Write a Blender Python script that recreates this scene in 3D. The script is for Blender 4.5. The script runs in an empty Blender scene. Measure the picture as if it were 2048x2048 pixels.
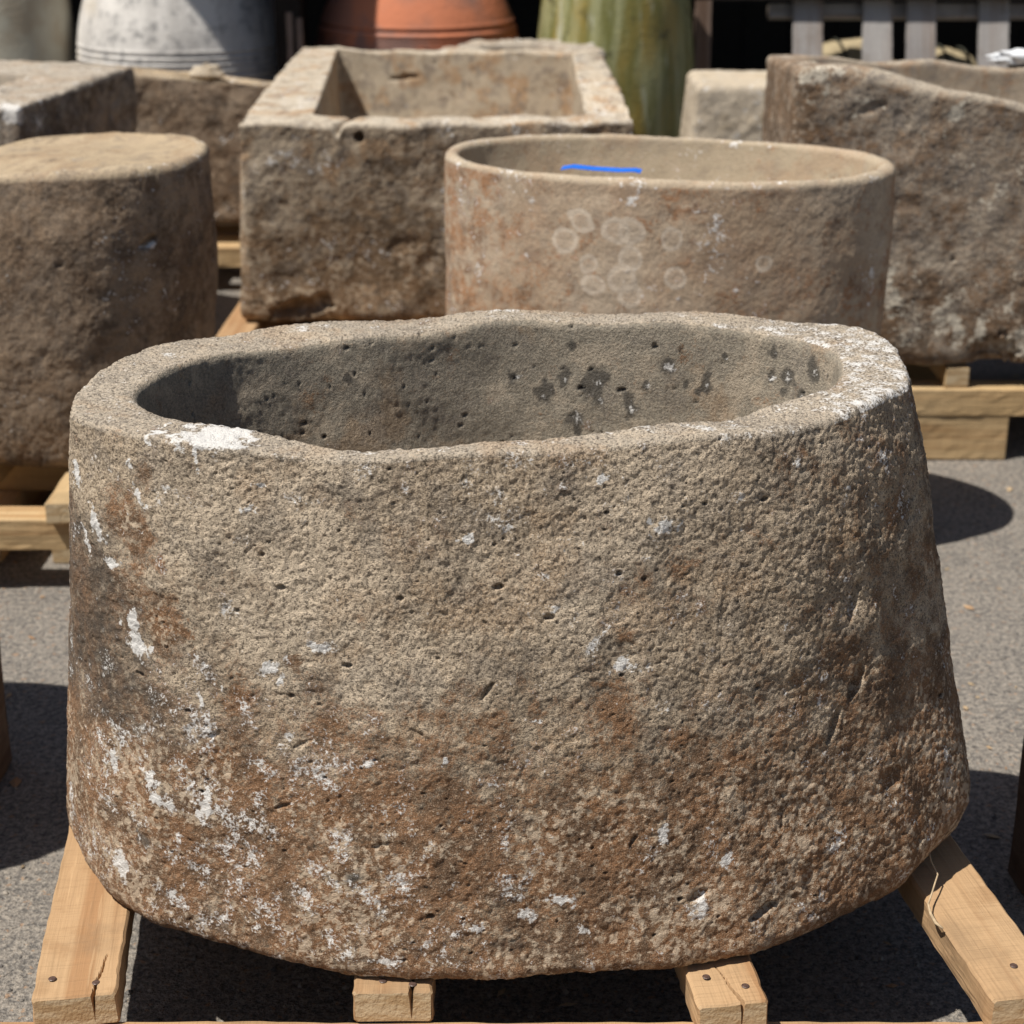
import bpy, math, random
import numpy as np
from mathutils import Vector

random.seed(7)
SC = bpy.context.scene
COL = SC.collection

# ------------------------------------------------------------------ camera
HC = 1.41
TILT = 21.4336
cam_d = bpy.data.cameras.new('camera')
cam = bpy.data.objects.new('camera', cam_d)
COL.objects.link(cam)
cam.location = (0, 0, HC)
cam.rotation_euler = (math.radians(90 - TILT), 0, 0)
cam_d.sensor_fit = 'HORIZONTAL'
cam_d.sensor_width = 36.0
cam_d.lens = 36.0 * 3500.0 / 2048.0
cam_d.clip_start = 0.05
cam_d.clip_end = 500
cam_d.dof.use_dof = True
cam_d.dof.focus_distance = 2.0
cam_d.dof.aperture_fstop = 6.3
SC.camera = cam

# ------------------------------------------------------------------ sky and sun
SUN = Vector((0.46, 0.24, -1.0)).normalized()      # direction the light travels
ELEV = math.asin(-SUN.z)
w = bpy.data.worlds.new('World')
SC.world = w
w.use_nodes = True
nt = w.node_tree
bg = nt.nodes['Background']
sky = nt.nodes.new('ShaderNodeTexSky')
sky.sky_type = 'NISHITA'
sky.sun_disc = False
sky.sun_elevation = ELEV
sky.sun_rotation = math.atan2(-SUN.x, -SUN.y)
nt.links.new(sky.outputs['Color'], bg.inputs['Color'])
bg.inputs['Strength'].default_value = 0.05
sd = bpy.data.lights.new('sun', 'SUN')
sd.energy = 5.0
sd.angle = math.radians(0.53)
sd.color = (1.0, 0.95, 0.87)
so = bpy.data.objects.new('sun', sd)
COL.objects.link(so)
so.rotation_euler = SUN.to_track_quat('-Z', 'Y').to_euler()
so.location = (-4, -2, 8)

SC.render.engine = 'CYCLES'
SC.view_settings.view_transform = 'Standard'
SC.view_settings.look = 'None'
SC.view_settings.exposure = 0.15
SC.view_settings.gamma = 1.0
SC.view_settings.use_curve_mapping = False


# ------------------------------------------------------------------ noise in numpy
def _hash(ix, iy, iz, seed):
    h = (ix.astype(np.uint32) * np.uint32(374761393) + iy.astype(np.uint32) * np.uint32(668265263)
         + iz.astype(np.uint32) * np.uint32(2147483647 - 58) + np.uint32(seed * 974711 + 1013))
    h = (h ^ (h >> np.uint32(13))) * np.uint32(1274126177)
    h = (h ^ (h >> np.uint32(16))) * np.uint32(2246822519)
    return h ^ (h >> np.uint32(15))


def vnoise(P, scale, seed=0):
    """Value noise, about -1..1, at points P (N,3)."""
    p = P * np.float32(scale) + np.float32(1000.0)
    i = np.floor(p).astype(np.int64)
    f = (p - i).astype(np.float32)
    u = f * f * f * (f * (f * 6 - 15) + 10)
    out = np.zeros(len(P), np.float32)
    for dx in (0, 1):
        wx = u[:, 0] if dx else 1 - u[:, 0]
        for dy in (0, 1):
            wy = u[:, 1] if dy else 1 - u[:, 1]
            wxy = wx * wy
            for dz in (0, 1):
                wz = u[:, 2] if dz else 1 - u[:, 2]
                v = _hash(i[:, 0] + dx, i[:, 1] + dy, i[:, 2] + dz, seed).astype(np.float32) * np.float32(1 / 2147483648.0) - 1
                out += wxy * wz * v
    return out


def fbm(P, scale, octaves, seed=0, gain=0.5):
    out = np.zeros(len(P), np.float32)
    a = 1.0
    R = np.array([[0.8, 0.36, -0.48], [-0.6, 0.48, -0.64], [0, 0.8, 0.6]], np.float32)
    Q = P.astype(np.float32)
    for k in range(octaves):
        out += a * vnoise(Q, scale, seed + k * 17)
        Q = Q @ R
        scale *= 2.03
        a *= gain
    return out


def pits(P, cell, prob, rmin, rmax, seed):
    """Depth 0..1 of randomly placed little holes."""
    p = P / cell + 500.0
    i = np.floor(p).astype(np.int64)
    f = p - i
    out = np.zeros(len(P), np.float32)
    k = 1 / 4294967295.0
    for dx in (-1, 0, 1):
        for dy in (-1, 0, 1):
            for dz in (-1, 0, 1):
                a, b, c = i[:, 0] + dx, i[:, 1] + dy, i[:, 2] + dz
                h = _hash(a, b, c, seed).astype(np.float64) * k
                on = np.nonzero(h < prob)[0]
                if not len(on):
                    continue
                a, b, c = a[on], b[on], c[on]
                jx = _hash(a, b, c, seed + 1) * k
                jy = _hash(a, b, c, seed + 2) * k
                jz = _hash(a, b, c, seed + 3) * k
                r = rmin + (rmax - rmin) * (_hash(a, b, c, seed + 4) * k) ** 2
                d2 = (dx + jx - f[on, 0]) ** 2 + (dy + jy - f[on, 1]) ** 2 + ((dz + jz - f[on, 2]) * 1.5) ** 2
                v = np.clip(1 - d2 / (r / cell) ** 2, 0, 1)
                out[on] = np.maximum(out[on], np.sqrt(v))
    return out


def sstep(a, b, x):
    t = np.clip((x - a) / (b - a), 0, 1)
    return t * t * (3 - 2 * t)


# ------------------------------------------------------------------ small helpers
def mesh_np(name, V, F, mat, parent=None, smooth=True):
    """One mesh object from numpy vertices (N,3) and quads (M,4)."""
    me = bpy.data.meshes.new(name)
    V = np.ascontiguousarray(V, np.float32)
    F = np.ascontiguousarray(F, np.int32)
    me.vertices.add(len(V))
    me.vertices.foreach_set('co', V.ravel())
    me.loops.add(F.size)
    me.loops.foreach_set('vertex_index', F.ravel())
    me.polygons.add(len(F))
    me.polygons.foreach_set('loop_start', np.arange(0, F.size, F.shape[1], dtype=np.int32))
    me.polygons.foreach_set('use_smooth', np.full(len(F), smooth))
    me.update(calc_edges=True)
    me.materials.append(mat)
    o = bpy.data.objects.new(name, me)
    COL.objects.link(o)
    if parent:
        o.parent = parent
    return o


def mesh_py(name, V, F, mat, parent=None, smooth=False):
    me = bpy.data.meshes.new(name)
    me.from_pydata([tuple(v) for v in V], [], F)
    me.update()
    if smooth:
        for p in me.polygons:
            p.use_smooth = True
    me.materials.append(mat)
    o = bpy.data.objects.new(name, me)
    COL.objects.link(o)
    if parent:
        o.parent = parent
    return o


def tag(o, label=None, cat=None, group=None, kind=None):
    if label: o['label'] = label
    if cat: o['category'] = cat
    if group: o['group'] = group
    if kind: o['kind'] = kind
    return o


def empty(name, loc, rz=0):
    o = bpy.data.objects.new(name, None)
    COL.objects.link(o)
    o.location = loc
    o.rotation_euler = (0, 0, rz)
    o.empty_display_size = 0.1
    return o


def color_attr(me, name, rgb):
    a = me.attributes.new(name, 'FLOAT_COLOR', 'POINT')
    d = np.ones((len(me.vertices), 4), np.float32)
    d[:, :3] = rgb
    a.data.foreach_set('color', d.ravel())


# ------------------------------------------------------------------ materials
class NT:
    def __init__(s, name, rough=0.9, spec=0.25):
        s.m = bpy.data.materials.new(name)
        s.m.use_nodes = True
        s.t = s.m.node_tree
        s.b = s.t.nodes['Principled BSDF']
        s.b.inputs['Roughness'].default_value = rough
        s.b.inputs['Specular IOR Level'].default_value = spec
        s.tc = s.t.nodes.new('ShaderNodeTexCoord')
        s.P = s.tc.outputs['Object']

    def link(s, a, b):
        s.t.links.new(a, b)

    def mapping(s, scale=(1, 1, 1), rot=(0, 0, 0), loc=(0, 0, 0), src=None):
        n = s.t.nodes.new('ShaderNodeMapping')
        n.inputs['Scale'].default_value = scale
        n.inputs['Rotation'].default_value = rot
        n.inputs['Location'].default_value = loc
        s.link(src or s.P, n.inputs['Vector'])
        return n.outputs[0]

    def noise(s, scale, detail=4, rough=0.55, src=None, dist=0):
        n = s.t.nodes.new('ShaderNodeTexNoise')
        n.inputs['Scale'].default_value = scale
        n.inputs['Detail'].default_value = detail
        n.inputs['Roughness'].default_value = rough
        n.inputs['Distortion'].default_value = dist
        s.link(src or s.P, n.inputs['Vector'])
        return n.outputs['Fac']

    def voro(s, scale, src=None, feature='F1', out='Distance', rnd=1):
        n = s.t.nodes.new('ShaderNodeTexVoronoi')
        n.feature = feature
        n.inputs['Scale'].default_value = scale
        n.inputs['Randomness'].default_value = rnd
        s.link(src or s.P, n.inputs['Vector'])
        return n.outputs[out]

    def ramp(s, fac, a, b, lo=0.0, hi=1.0):
        n = s.t.nodes.new('ShaderNodeMapRange')
        n.interpolation_type = 'SMOOTHSTEP'
        n.inputs['From Min'].default_value = a
        n.inputs['From Max'].default_value = b
        n.inputs['To Min'].default_value = lo
        n.inputs['To Max'].default_value = hi
        s.link(fac, n.inputs['Value'])
        return n.outputs['Result']

    def math(s, op, a, b=0.5):
        n = s.t.nodes.new('ShaderNodeMath')
        n.operation = op
        for k, v in enumerate((a, b)):
            if isinstance(v, (int, float)):
                n.inputs[k].default_value = v
            else:
                s.link(v, n.inputs[k])
        return n.outputs[0]

    def mix(s, fac, a, b, mode='MIX'):
        n = s.t.nodes.new('ShaderNodeMix')
        n.data_type = 'RGBA'
        n.blend_type = mode
        for sock, v in ((n.inputs['Factor'], fac), (n.inputs['A'], a), (n.inputs['B'], b)):
            if isinstance(v, (int, float)):
                sock.default_value = v
            elif isinstance(v, tuple):
                sock.default_value = (*v, 1)
            else:
                s.link(v, sock)
        return n.outputs['Result']

    def attr(s, name):
        n = s.t.nodes.new('ShaderNodeAttribute')
        n.attribute_name = name
        sp = s.t.nodes.new('ShaderNodeSeparateColor')
        s.link(n.outputs['Color'], sp.inputs[0])
        return sp.outputs

    def bump(s, h, dist, strength=1.0, prev=None):
        n = s.t.nodes.new('ShaderNodeBump')
        n.inputs['Distance'].default_value = dist
        n.inputs['Strength'].default_value = strength
        s.link(h, n.inputs['Height'])
        if prev is not None:
            s.link(prev, n.inputs['Normal'])
        return n.outputs[0]

    def done(s, color, normal=None):
        if isinstance(color, tuple):
            s.b.inputs['Base Color'].default_value = (*color, 1)
        else:
            s.link(color, s.b.inputs['Base Color'])
        if normal is not None:
            s.link(normal, s.b.inputs['Normal'])
        return s.m


def stone_mat(name, base, light, brown, dark, interior, rim, grain=1.0, lime=(0.74, 0.72, 0.69), contrast=1.0, bumpd=0.0022,
              mottle=1.0, pale_rings=False, ochre=(0.34, 0.205, 0.105), greyc=(0.21, 0.185, 0.16)):
    """marks: R lime patches, G brown earth stain, B grey lichen, G and B also painted shade; zone: R inside, G rim top, B underside."""
    k = NT(name, 0.93, 0.15)
    mk = k.attr('marks')
    zn = k.attr('zone')
    big = k.noise(3.2, 5, 0.6)
    mid = k.noise(16, 5, 0.6)
    pat = k.noise(48, 4, 0.65)
    hue = k.noise(8.5, 5, 0.65, src=k.mapping(loc=(4, 9, 2)))
    hue2 = k.noise(21, 4, 0.65, src=k.mapping(loc=(14, 3, 7)))
    spk = k.noise(300 * grain, 3, 0.62)
    fin = k.noise(760 * grain, 2, 0.6)
    c = k.mix(k.ramp(big, 0.38, 0.62), base, light)
    c = k.mix(k.ramp(mid, 0.45, 0.68, 0, 0.5 * contrast), c, dark)
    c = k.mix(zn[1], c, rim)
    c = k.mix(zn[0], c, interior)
    # ochre and grey mottling of the stone itself
    c = k.mix(k.ramp(hue, 0.50, 0.60, 0, 0.62 * mottle), c, ochre)
    c = k.mix(k.ramp(hue2, 0.52, 0.61, 0, 0.58 * mottle), c, greyc)
    c = k.mix(k.ramp(hue2, 0.47, 0.37, 0, 0.55 * mottle), c, light)
    # pale grains and dark grains, calmer on the hollowed inside
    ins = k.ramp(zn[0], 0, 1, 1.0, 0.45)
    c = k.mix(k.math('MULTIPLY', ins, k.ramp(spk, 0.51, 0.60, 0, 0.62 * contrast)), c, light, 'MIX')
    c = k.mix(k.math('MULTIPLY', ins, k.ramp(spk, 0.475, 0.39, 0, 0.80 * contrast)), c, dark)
    # earth stain breaks up along the noise
    g = k.math('ADD', mk[1], k.math('MULTIPLY', k.math('SUBTRACT', pat, 0.5), 1.9))
    g = k.math('ADD', g, k.math('MULTIPLY', k.math('SUBTRACT', mid, 0.5), 1.6))
    g = k.math('ADD', g, k.math('MULTIPLY', k.math('SUBTRACT', spk, 0.5), 1.6))
    c = k.mix(k.ramp(g, 0.22, 0.78, 0, 0.90), c, k.mix(k.ramp(hue2, 0.44, 0.58), brown, tuple(v * f for v, f in zip(brown, (0.58, 0.62, 0.68)))))
    c = k.mix(k.math('MULTIPLY', ins, k.ramp(fin, 0.46, 0.37, 0, 0.55 * contrast)), c, dark)
    c = k.mix(k.ramp(fin, 0.55, 0.63, 0, 0.38 * contrast), c, light)
    # cream crumbs left standing on the stained part
    cr_ = k.math('ADD', k.math('MULTIPLY', mk[1], 0.28), k.math('ADD', k.math('MULTIPLY', k.noise(105 * grain, 3, 0.65), 1.0), k.math('MULTIPLY', k.math('SUBTRACT', hue, 0.5), 0.7)))
    c = k.mix(k.ramp(cr_, 0.76, 0.86, 0, 0.55), c, tuple(min(0.75, v * 1.08) for v in light))
    # pale ring lichen (oval basin) or grey lichen
    if pale_rings:
        c = k.mix(k.ramp(k.math('ADD', mk[2], k.math('MULTIPLY', k.math('SUBTRACT', pat, 0.5), 0.5)), 0.15, 0.85, 0, 0.8), c, (0.60, 0.51, 0.41))
    b = k.math('ADD', 0.0 if pale_rings else mk[2], k.math('MULTIPLY', k.math('SUBTRACT', pat, 0.5), 0.9))
    c = k.mix(k.ramp(b, 0.28, 0.85, 0, 0.85), c, (0.085, 0.078, 0.068))
    # lime / bird droppings / mortar
    r = k.math('ADD', mk[0], k.math('MULTIPLY', k.math('SUBTRACT', pat, 0.5), 1.9))
    r = k.math('ADD', r, k.math('MULTIPLY', k.math('SUBTRACT', spk, 0.5), 1.7))
    c = k.mix(k.ramp(r, 0.46, 0.80, 0, 0.93), c, lime)
    h = k.math('ADD', k.math('MULTIPLY', spk, 0.7), k.math('MULTIPLY', fin, 0.45))
    n = k.bump(h, bumpd)
    return k.done(c, n)


M = {}
M['main'] = stone_mat('weathered_stone', (0.395, 0.305, 0.212), (0.60, 0.492, 0.368), (0.235, 0.115, 0.052), (0.10, 0.080, 0.062),
                      (0.295, 0.262, 0.21), (0.43, 0.372, 0.30), lime=(0.72, 0.70, 0.67), bumpd=0.0036, mottle=0.7)
M['tub'] = stone_mat('brown_stone', (0.27, 0.20, 0.14), (0.34, 0.26, 0.185), (0.15, 0.10, 0.065), (0.13, 0.105, 0.085),
                     (0.46, 0.36, 0.24), (0.50, 0.40, 0.275), grain=0.55, contrast=0.6, mottle=0.7, ochre=(0.27, 0.17, 0.095), greyc=(0.20, 0.165, 0.135))
M['rect'] = stone_mat('limestone', (0.38, 0.295, 0.205), (0.49, 0.40, 0.295), (0.19, 0.115, 0.06), (0.15, 0.12, 0.095),
                      (0.45, 0.375, 0.28), (0.58, 0.51, 0.41), grain=0.5, contrast=0.65, mottle=1.15, ochre=(0.38, 0.22, 0.105), greyc=(0.23, 0.19, 0.155))
M['oval'] = stone_mat('pinkish_stone', (0.41, 0.30, 0.205), (0.52, 0.42, 0.315), (0.36, 0.185, 0.092), (0.20, 0.165, 0.13),
                      (0.43, 0.355, 0.255), (0.45, 0.37, 0.27), grain=0.5, contrast=0.38, mottle=0.42, pale_rings=True,
                      ochre=(0.36, 0.205, 0.115), greyc=(0.23, 0.19, 0.16))
M['grey'] = stone_mat('grey_brown_stone', (0.32, 0.252, 0.185), (0.43, 0.355, 0.275), (0.20, 0.115, 0.06), (0.15, 0.13, 0.115),
                      (0.33, 0.275, 0.21), (0.43, 0.37, 0.29), grain=0.5, contrast=0.8, mottle=1.1, ochre=(0.30, 0.175, 0.09), greyc=(0.22, 0.19, 0.165), lime=(0.62, 0.56, 0.46))
M['dull'] = stone_mat('dull_grey_stone', (0.31, 0.265, 0.215), (0.40, 0.35, 0.29), (0.13, 0.095, 0.07), (0.12, 0.10, 0.085),
                      (0.33, 0.28, 0.22), (0.46, 0.40, 0.325), grain=0.5, contrast=0.7, mottle=0.6)
M['cream'] = stone_mat('cream_stone', (0.53, 0.44, 0.33), (0.60, 0.515, 0.40), (0.36, 0.27, 0.17), (0.28, 0.24, 0.19),
                       (0.53, 0.44, 0.33), (0.52, 0.44, 0.335), grain=0.5, contrast=0.45, mottle=0.4, ochre=(0.48, 0.36, 0.2))


def wood_mat(name, c1, c2, cend, knots=True, dirty=0.0):
    k = NT(name, 0.75, 0.25)
    oi = k.t.nodes.new('ShaderNodeObjectInfo')
    rnd = oi.outputs['Random']
    off = k.t.nodes.new('ShaderNodeCombineXYZ')
    k.link(k.math('MULTIPLY', rnd, 37.0), off.inputs[0])
    k.link(k.math('MULTIPLY', rnd, 91.0), off.inputs[1])
    va = k.t.nodes.new('ShaderNodeVectorMath')
    va.operation = 'ADD'
    k.link(k.P, va.inputs[0])
    k.link(off.outputs[0], va.inputs[1])
    Q = va.outputs[0]
    wob = k.noise(2.2, 3, 0.5, src=k.mapping((1, 0.6, 1), src=Q))
    ring = k.noise(26, 3, 0.5, src=k.mapping((1, 0.045, 0.8), src=Q), dist=0.6)
    fine = k.noise(190, 3, 0.6, src=k.mapping((1, 0.03, 1), src=Q))
    blot = k.noise(14, 4, 0.6, src=Q)
    saw = k.noise(1.0, 3, 0.6, src=k.mapping((14, 420, 14), (0, 0, 0.12), src=Q))
    dirt = k.noise(5.5, 5, 0.7, src=Q)
    spl = k.noise(120, 2, 0.5, src=k.mapping((1, 0.07, 1), (0, 0, 0.05), src=Q))
    kn = k.voro(5.5, src=k.mapping((1, 0.42, 1), src=Q))
    c = k.mix(k.ramp(wob, 0.3, 0.7), c1, c2)
    c = k.mix(k.ramp(ring, 0.47, 0.66, 0, 0.62), c, tuple(v * s for v, s in zip(c2, (0.72, 0.56, 0.44))))
    c = k.mix(k.ramp(fine, 0.5, 0.75, 0, 0.35), c, tuple(v * 0.55 for v in c2))
    c = k.mix(k.ramp(blot, 0.52, 0.72, 0, 0.45 + dirty), c, tuple(v * s for v, s in zip(c2, (0.66, 0.58, 0.5))))
    c = k.mix(k.ramp(kn, 0.075, 0.035, 0, 0.8), c, tuple(v * s for v, s in zip(c2, (0.42, 0.33, 0.28))))
    c = k.mix(k.ramp(saw, 0.52, 0.66, 0, 0.22), c, tuple(v * 0.5 for v in c2))
    c = k.mix(k.ramp(dirt, 0.52, 0.68, 0, 0.5), c, tuple(v * s for v, s in zip(c2, (0.62, 0.66, 0.72))))
    c = k.mix(k.ramp(spl, 0.64, 0.70, 0, 0.3), c, tuple(min(0.8, v * 1.25) for v in c1))
    # end grain where the surface faces along the board
    g = k.t.nodes.new('ShaderNodeSeparateXYZ')
    k.link(k.tc.outputs['Normal'], g.inputs[0])
    e = k.ramp(k.math('ABSOLUTE', g.outputs['Y'], 0), 0.7, 0.9)
    rr = k.noise(60, 3, 0.5, src=k.mapping((0.35, 1, 1.6), (0, 0.5, 0), src=Q))
    ce = k.mix(k.ramp(rr, 0.42, 0.62, 0, 0.6), cend, tuple(v * s for v, s in zip(cend, (0.70, 0.56, 0.40))))
    c = k.mix(e, c, ce)
    n = k.bump(k.math('ADD', k.math('ADD', k.math('MULTIPLY', fine, 0.7), k.math('MULTIPLY', saw, 0.5)), k.math('ADD', k.math('MULTIPLY', ring, 0.4), k.math('MULTIPLY', spl, 0.5))), 0.0018)
    return k.done(c, n)


M['pine'] = wood_mat('pine_wood', (0.51, 0.345, 0.195), (0.42, 0.262, 0.138), (0.60, 0.47, 0.30))
M['pine2'] = wood_mat('pale_pine_wood', (0.58, 0.42, 0.235), (0.49, 0.335, 0.17), (0.60, 0.47, 0.30))
M['oldwood'] = wood_mat('brown_weathered_wood', (0.20, 0.14, 0.10), (0.15, 0.10, 0.07), (0.2, 0.15, 0.1))
M['greywood'] = wood_mat('grey_weathered_wood', (0.38, 0.36, 0.345), (0.29, 0.27, 0.26), (0.34, 0.3, 0.27))
M['darkwood'] = wood_mat('dark_shed_wood', (0.022, 0.016, 0.012), (0.015, 0.011, 0.009), (0.02, 0.016, 0.012))  # near black: deep shade of the shed interior is put into the wood colour
M['postwood'] = wood_mat('timber_post_wood', (0.27, 0.20, 0.165), (0.22, 0.16, 0.13), (0.25, 0.19, 0.15))


def simple(name, c, rough=0.6, spec=0.3, var=0.15, sc=20, bumpd=0.0):
    k = NT(name, rough, spec)
    n = k.noise(sc, 4)
    col = k.mix(k.ramp(n, 0.35, 0.65), c, tuple(v * (1 - var) for v in c))
    return k.done(col, k.bump(n, bumpd) if bumpd else None)


M['nail'] = simple('rusty_nail', (0.11, 0.065, 0.05), 0.5, 0.5, 0.4, 300)
M['tape'] = simple('blue_tape', (0.02, 0.16, 0.72), 0.55, 0.3, 0.1, 60)
M['white'] = simple('white_cloth', (0.75, 0.77, 0.80), 0.9, 0.1, 0.15, 14, 0.01)
M['root'] = simple('dry_root', (0.55, 0.42, 0.27), 0.9, 0.1, 0.3, 90)
M['rope'] = simple('dark_rope', (0.05, 0.052, 0.042), 0.9, 0.1, 0.3, 90)
M['sack'] = simple('beige_sack', (0.42, 0.345, 0.22), 0.95, 0.1, 0.2, 12, 0.004)
M['roof'] = simple('roof_sheet', (0.10, 0.09, 0.085), 0.8, 0.2, 0.2, 5)


def asphalt():
    k = NT('asphalt', 0.95, 0.2)
    a = k.noise(1.3, 5, 0.6)
    b = k.noise(11, 5, 0.65)
    g1 = k.noise(95, 4, 0.7)
    g2 = k.noise(240, 3, 0.65)
    ch = k.noise(70, 3, 0.6, src=k.mapping(loc=(5, 2, 1)))
    c = k.mix(k.ramp(a, 0.35, 0.65), (0.225, 0.203, 0.178), (0.28, 0.25, 0.216))
    c = k.mix(k.ramp(b, 0.46, 0.60, 0, 0.6), c, (0.165, 0.152, 0.138))
    c = k.mix(k.ramp(g1, 0.52, 0.58, 0, 0.75), c, (0.39, 0.345, 0.29))
    c = k.mix(k.ramp(g1, 0.47, 0.40, 0, 0.8), c, (0.10, 0.094, 0.088))
    c = k.mix(k.ramp(g2, 0.46, 0.38, 0, 0.6), c, (0.075, 0.072, 0.07))
    c = k.mix(k.ramp(g2, 0.55, 0.63, 0, 0.5), c, (0.42, 0.39, 0.35))
    c = k.mix(k.ramp(ch, 0.62, 0.67, 0, 0.65), c, (0.40, 0.25, 0.15))
    h = k.math('ADD', g1, k.math('MULTIPLY', g2, 0.6))
    return k.done(c, k.bump(h, 0.006))


M['asphalt'] = asphalt()


# ------------------------------------------------------------------ stone vessels
def contour(cx, cy, a, b, rot=0.0, p=2.0):
    """radius function r(theta) of a superellipse about (cx, cy)"""
    def r(th):
        t = th - rot
        return (np.abs(np.cos(t) / a) ** p + np.abs(np.sin(t) / b) ** p) ** (-1.0 / p)
    return r


def poly_contour(cx, cy, pts, smooth=0.04):
    """radius function of a star-shaped closed outline given by points"""
    P = np.array(pts, float) - (cx, cy)
    n = len(P)
    tt = np.linspace(-math.pi, math.pi, 1441)
    rr = np.zeros_like(tt)
    for i, t in enumerate(tt):
        d = np.array((math.cos(t), math.sin(t)))
        best = 0
        for k in range(n):
            A, B = P[k], P[(k + 1) % n]
            e = B - A
            den = d[0] * e[1] - d[1] * e[0]
            if abs(den) < 1e-12:
                continue
            u = (A[0] * e[1] - A[1] * e[0]) / den
            s = (A[0] * d[1] - A[1] * d[0]) / den
            if u > 0 and -1e-6 <= s <= 1 + 1e-6:
                best = max(best, u)
        rr[i] = best
    if smooth:
        m = max(1, int(smooth / (tt[1] - tt[0])))
        kern = np.hanning(2 * m + 1)
        kern /= kern.sum()
        body = rr[:-1]
        ext = np.concatenate([body[-m:], body, body[:m]])
        body = np.convolve(ext, kern, 'valid')
        rr = np.append(body, body[0])

    def r(th):
        t = (th + math.pi) % (2 * math.pi) - math.pi
        return np.interp(t, tt, rr)
    return r


def vessel(name, mat, c, T, B, I, Fl, zb, zt, zf, N, counts, front_bias=0.0, rb=0.04, ro=0.02, ri=0.02,
           bulge=0.0, amp=(0.01, 0.005, 0.0025, 0.001), pit=(0.02, 0.1, 0.004, 0.011, 0.006), seed=1,
           gouges=(), marks=None, zt_fn=None, parent=None, pit2=None, inpit=False, rimwave=0.8, axisdir=-math.pi / 2):
    """Hollow stone: outer wall, rounded rim, inner wall and floor as one closed surface of revolution-like rings."""
    cx, cy = c
    # angles: spacing by arc length of the top outline, denser towards axisdir
    th = np.linspace(-math.pi, math.pi, 8001)
    r = T(th)
    x, y = r * np.cos(th), r * np.sin(th)
    ds = np.hypot(np.diff(x), np.diff(y))
    mid = 0.5 * (th[1:] + th[:-1])
    dens = ds * (1 + front_bias * (0.5 + 0.5 * np.cos(mid - axisdir)))
    cum = np.concatenate([[0], np.cumsum(dens)])
    cum /= cum[-1]
    th = np.interp(np.arange(N) / N, cum, th)
    Tr, Br, Ir, Fr = T(th), B(th), I(th), Fl(th)
    cs, sn = np.cos(th), np.sin(th)
    n_out, n_rim, n_in, n_fl = counts
    if callable(rb):
        rb = rb(th)
    rings = []          # (radius array, z array, kind)
    zt0 = zt
    ztop = np.full(N, zt0, float)
    if zt_fn is not None:
        ztop = zt_fn(cx + Tr * cs, cy + Tr * sn)
    one = np.ones(N)
    for s in (0.02, 0.4, 0.75, 0.92):
        rings.append(((Br - rb) * s, zb * one, 3))
    for k in range(1, 7):
        ph = k / 7 * math.pi / 2
        rings.append((Br - rb + rb * math.sin(ph), (zb + rb * (1 - math.cos(ph))) * one, 0))
    for k in range(n_out):
        h = k / (n_out - 1)
        z = (zb + rb) + (ztop - ro - zb - rb) * h
        rings.append((Br + (Tr - Br) * h + bulge * math.sin(math.pi * min(1, h * 1.0)), z, 0))
    for k in range(1, 7):
        ph = k / 6 * math.pi / 2
        rings.append((Tr - ro * (1 - math.cos(ph)), ztop - ro * (1 - math.sin(ph)), 1))
    a0, a1 = Tr - ro, Ir + ri
    for k in range(1, n_rim):
        h = k / n_rim
        rings.append((a0 + (a1 - a0) * h, ztop - 0.0 * h, 1))
    for k in range(0, 7):
        ph = k / 6 * math.pi / 2
        rings.append((Ir + ri - ri * math.sin(ph), ztop - ri * (1 - math.cos(ph)), 1 if k < 3 else 2))
    for k in range(1, n_in):
        h = k / (n_in - 1)
        # wall curves softly into the floor
        e = h ** 2.5
        rings.append((Ir + (Fr - Ir) * (0.35 * h + 0.65 * e), (ztop - ri) + (zf - ztop + ri) * (1 - (1 - h) ** 1.15), 2))
    for k in range(1, n_fl + 1):
        s = 1 - k / (n_fl + 0.02)
        rings.append((Fr * s, zf * one, 2))
    R = len(rings)
    V = np.zeros((R, N, 3), np.float64)
    kind = np.zeros((R, N), np.int8)
    for i, (rr, zz, kd) in enumerate(rings):
        V[i, :, 0] = cx + rr * cs
        V[i, :, 1] = cy + rr * sn
        V[i, :, 2] = zz
        kind[i] = kd
    # normals of the smooth shape
    dt = np.roll(V, -1, 1) - np.roll(V, 1, 1)
    dr = np.empty_like(V)
    dr[1:-1] = V[2:] - V[:-2]
    dr[0] = V[1] - V[0]
    dr[-1] = V[-1] - V[-2]
    nrm = np.cross(dt, dr)
    nrm /= np.maximum(np.linalg.norm(nrm, axis=2, keepdims=True), 1e-12)
    P = V.reshape(-1, 3).astype(np.float32)
    nn = nrm.reshape(-1, 3)
    kd = kind.ravel()
    d = (amp[0] * fbm(P, 2.6, 2, seed) + amp[1] * fbm(P, 9.0, 3, seed + 5)) * (rimwave + (1 - rimwave) * sstep(0.004, 0.11, np.repeat(ztop[None, :], R, 0).ravel() - P[:, 2]))
    rough = amp[2] * fbm(P, 34.0, 2, seed + 9) + amp[3] * fbm(P, 150.0, 2, seed + 13, 0.7)
    d = d + rough * np.where(kd == 2, 0.5, 1.0)
    if pit:
        d = d - pit[4] * pits(P, pit[0], pit[1], pit[2], pit[3], seed + 21)
    if pit2:
        d = d - pit2[4] * pits(P, pit2[0], pit2[1], pit2[2], pit2[3], seed + 41)
    if inpit:
        j = np.nonzero(kd == 2)[0]
        d[j] *= 0.75
        d[j] -= 0.010 * pits(P[j] * (0.6, 0.6, 1.0), 0.026, 0.40, 0.0018, 0.0065, seed + 61)
        d[j] -= 0.005 * pits(P[j] * (0.7, 0.7, 1.0), 0.011, 0.30, 0.001, 0.003, seed + 67)
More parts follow.
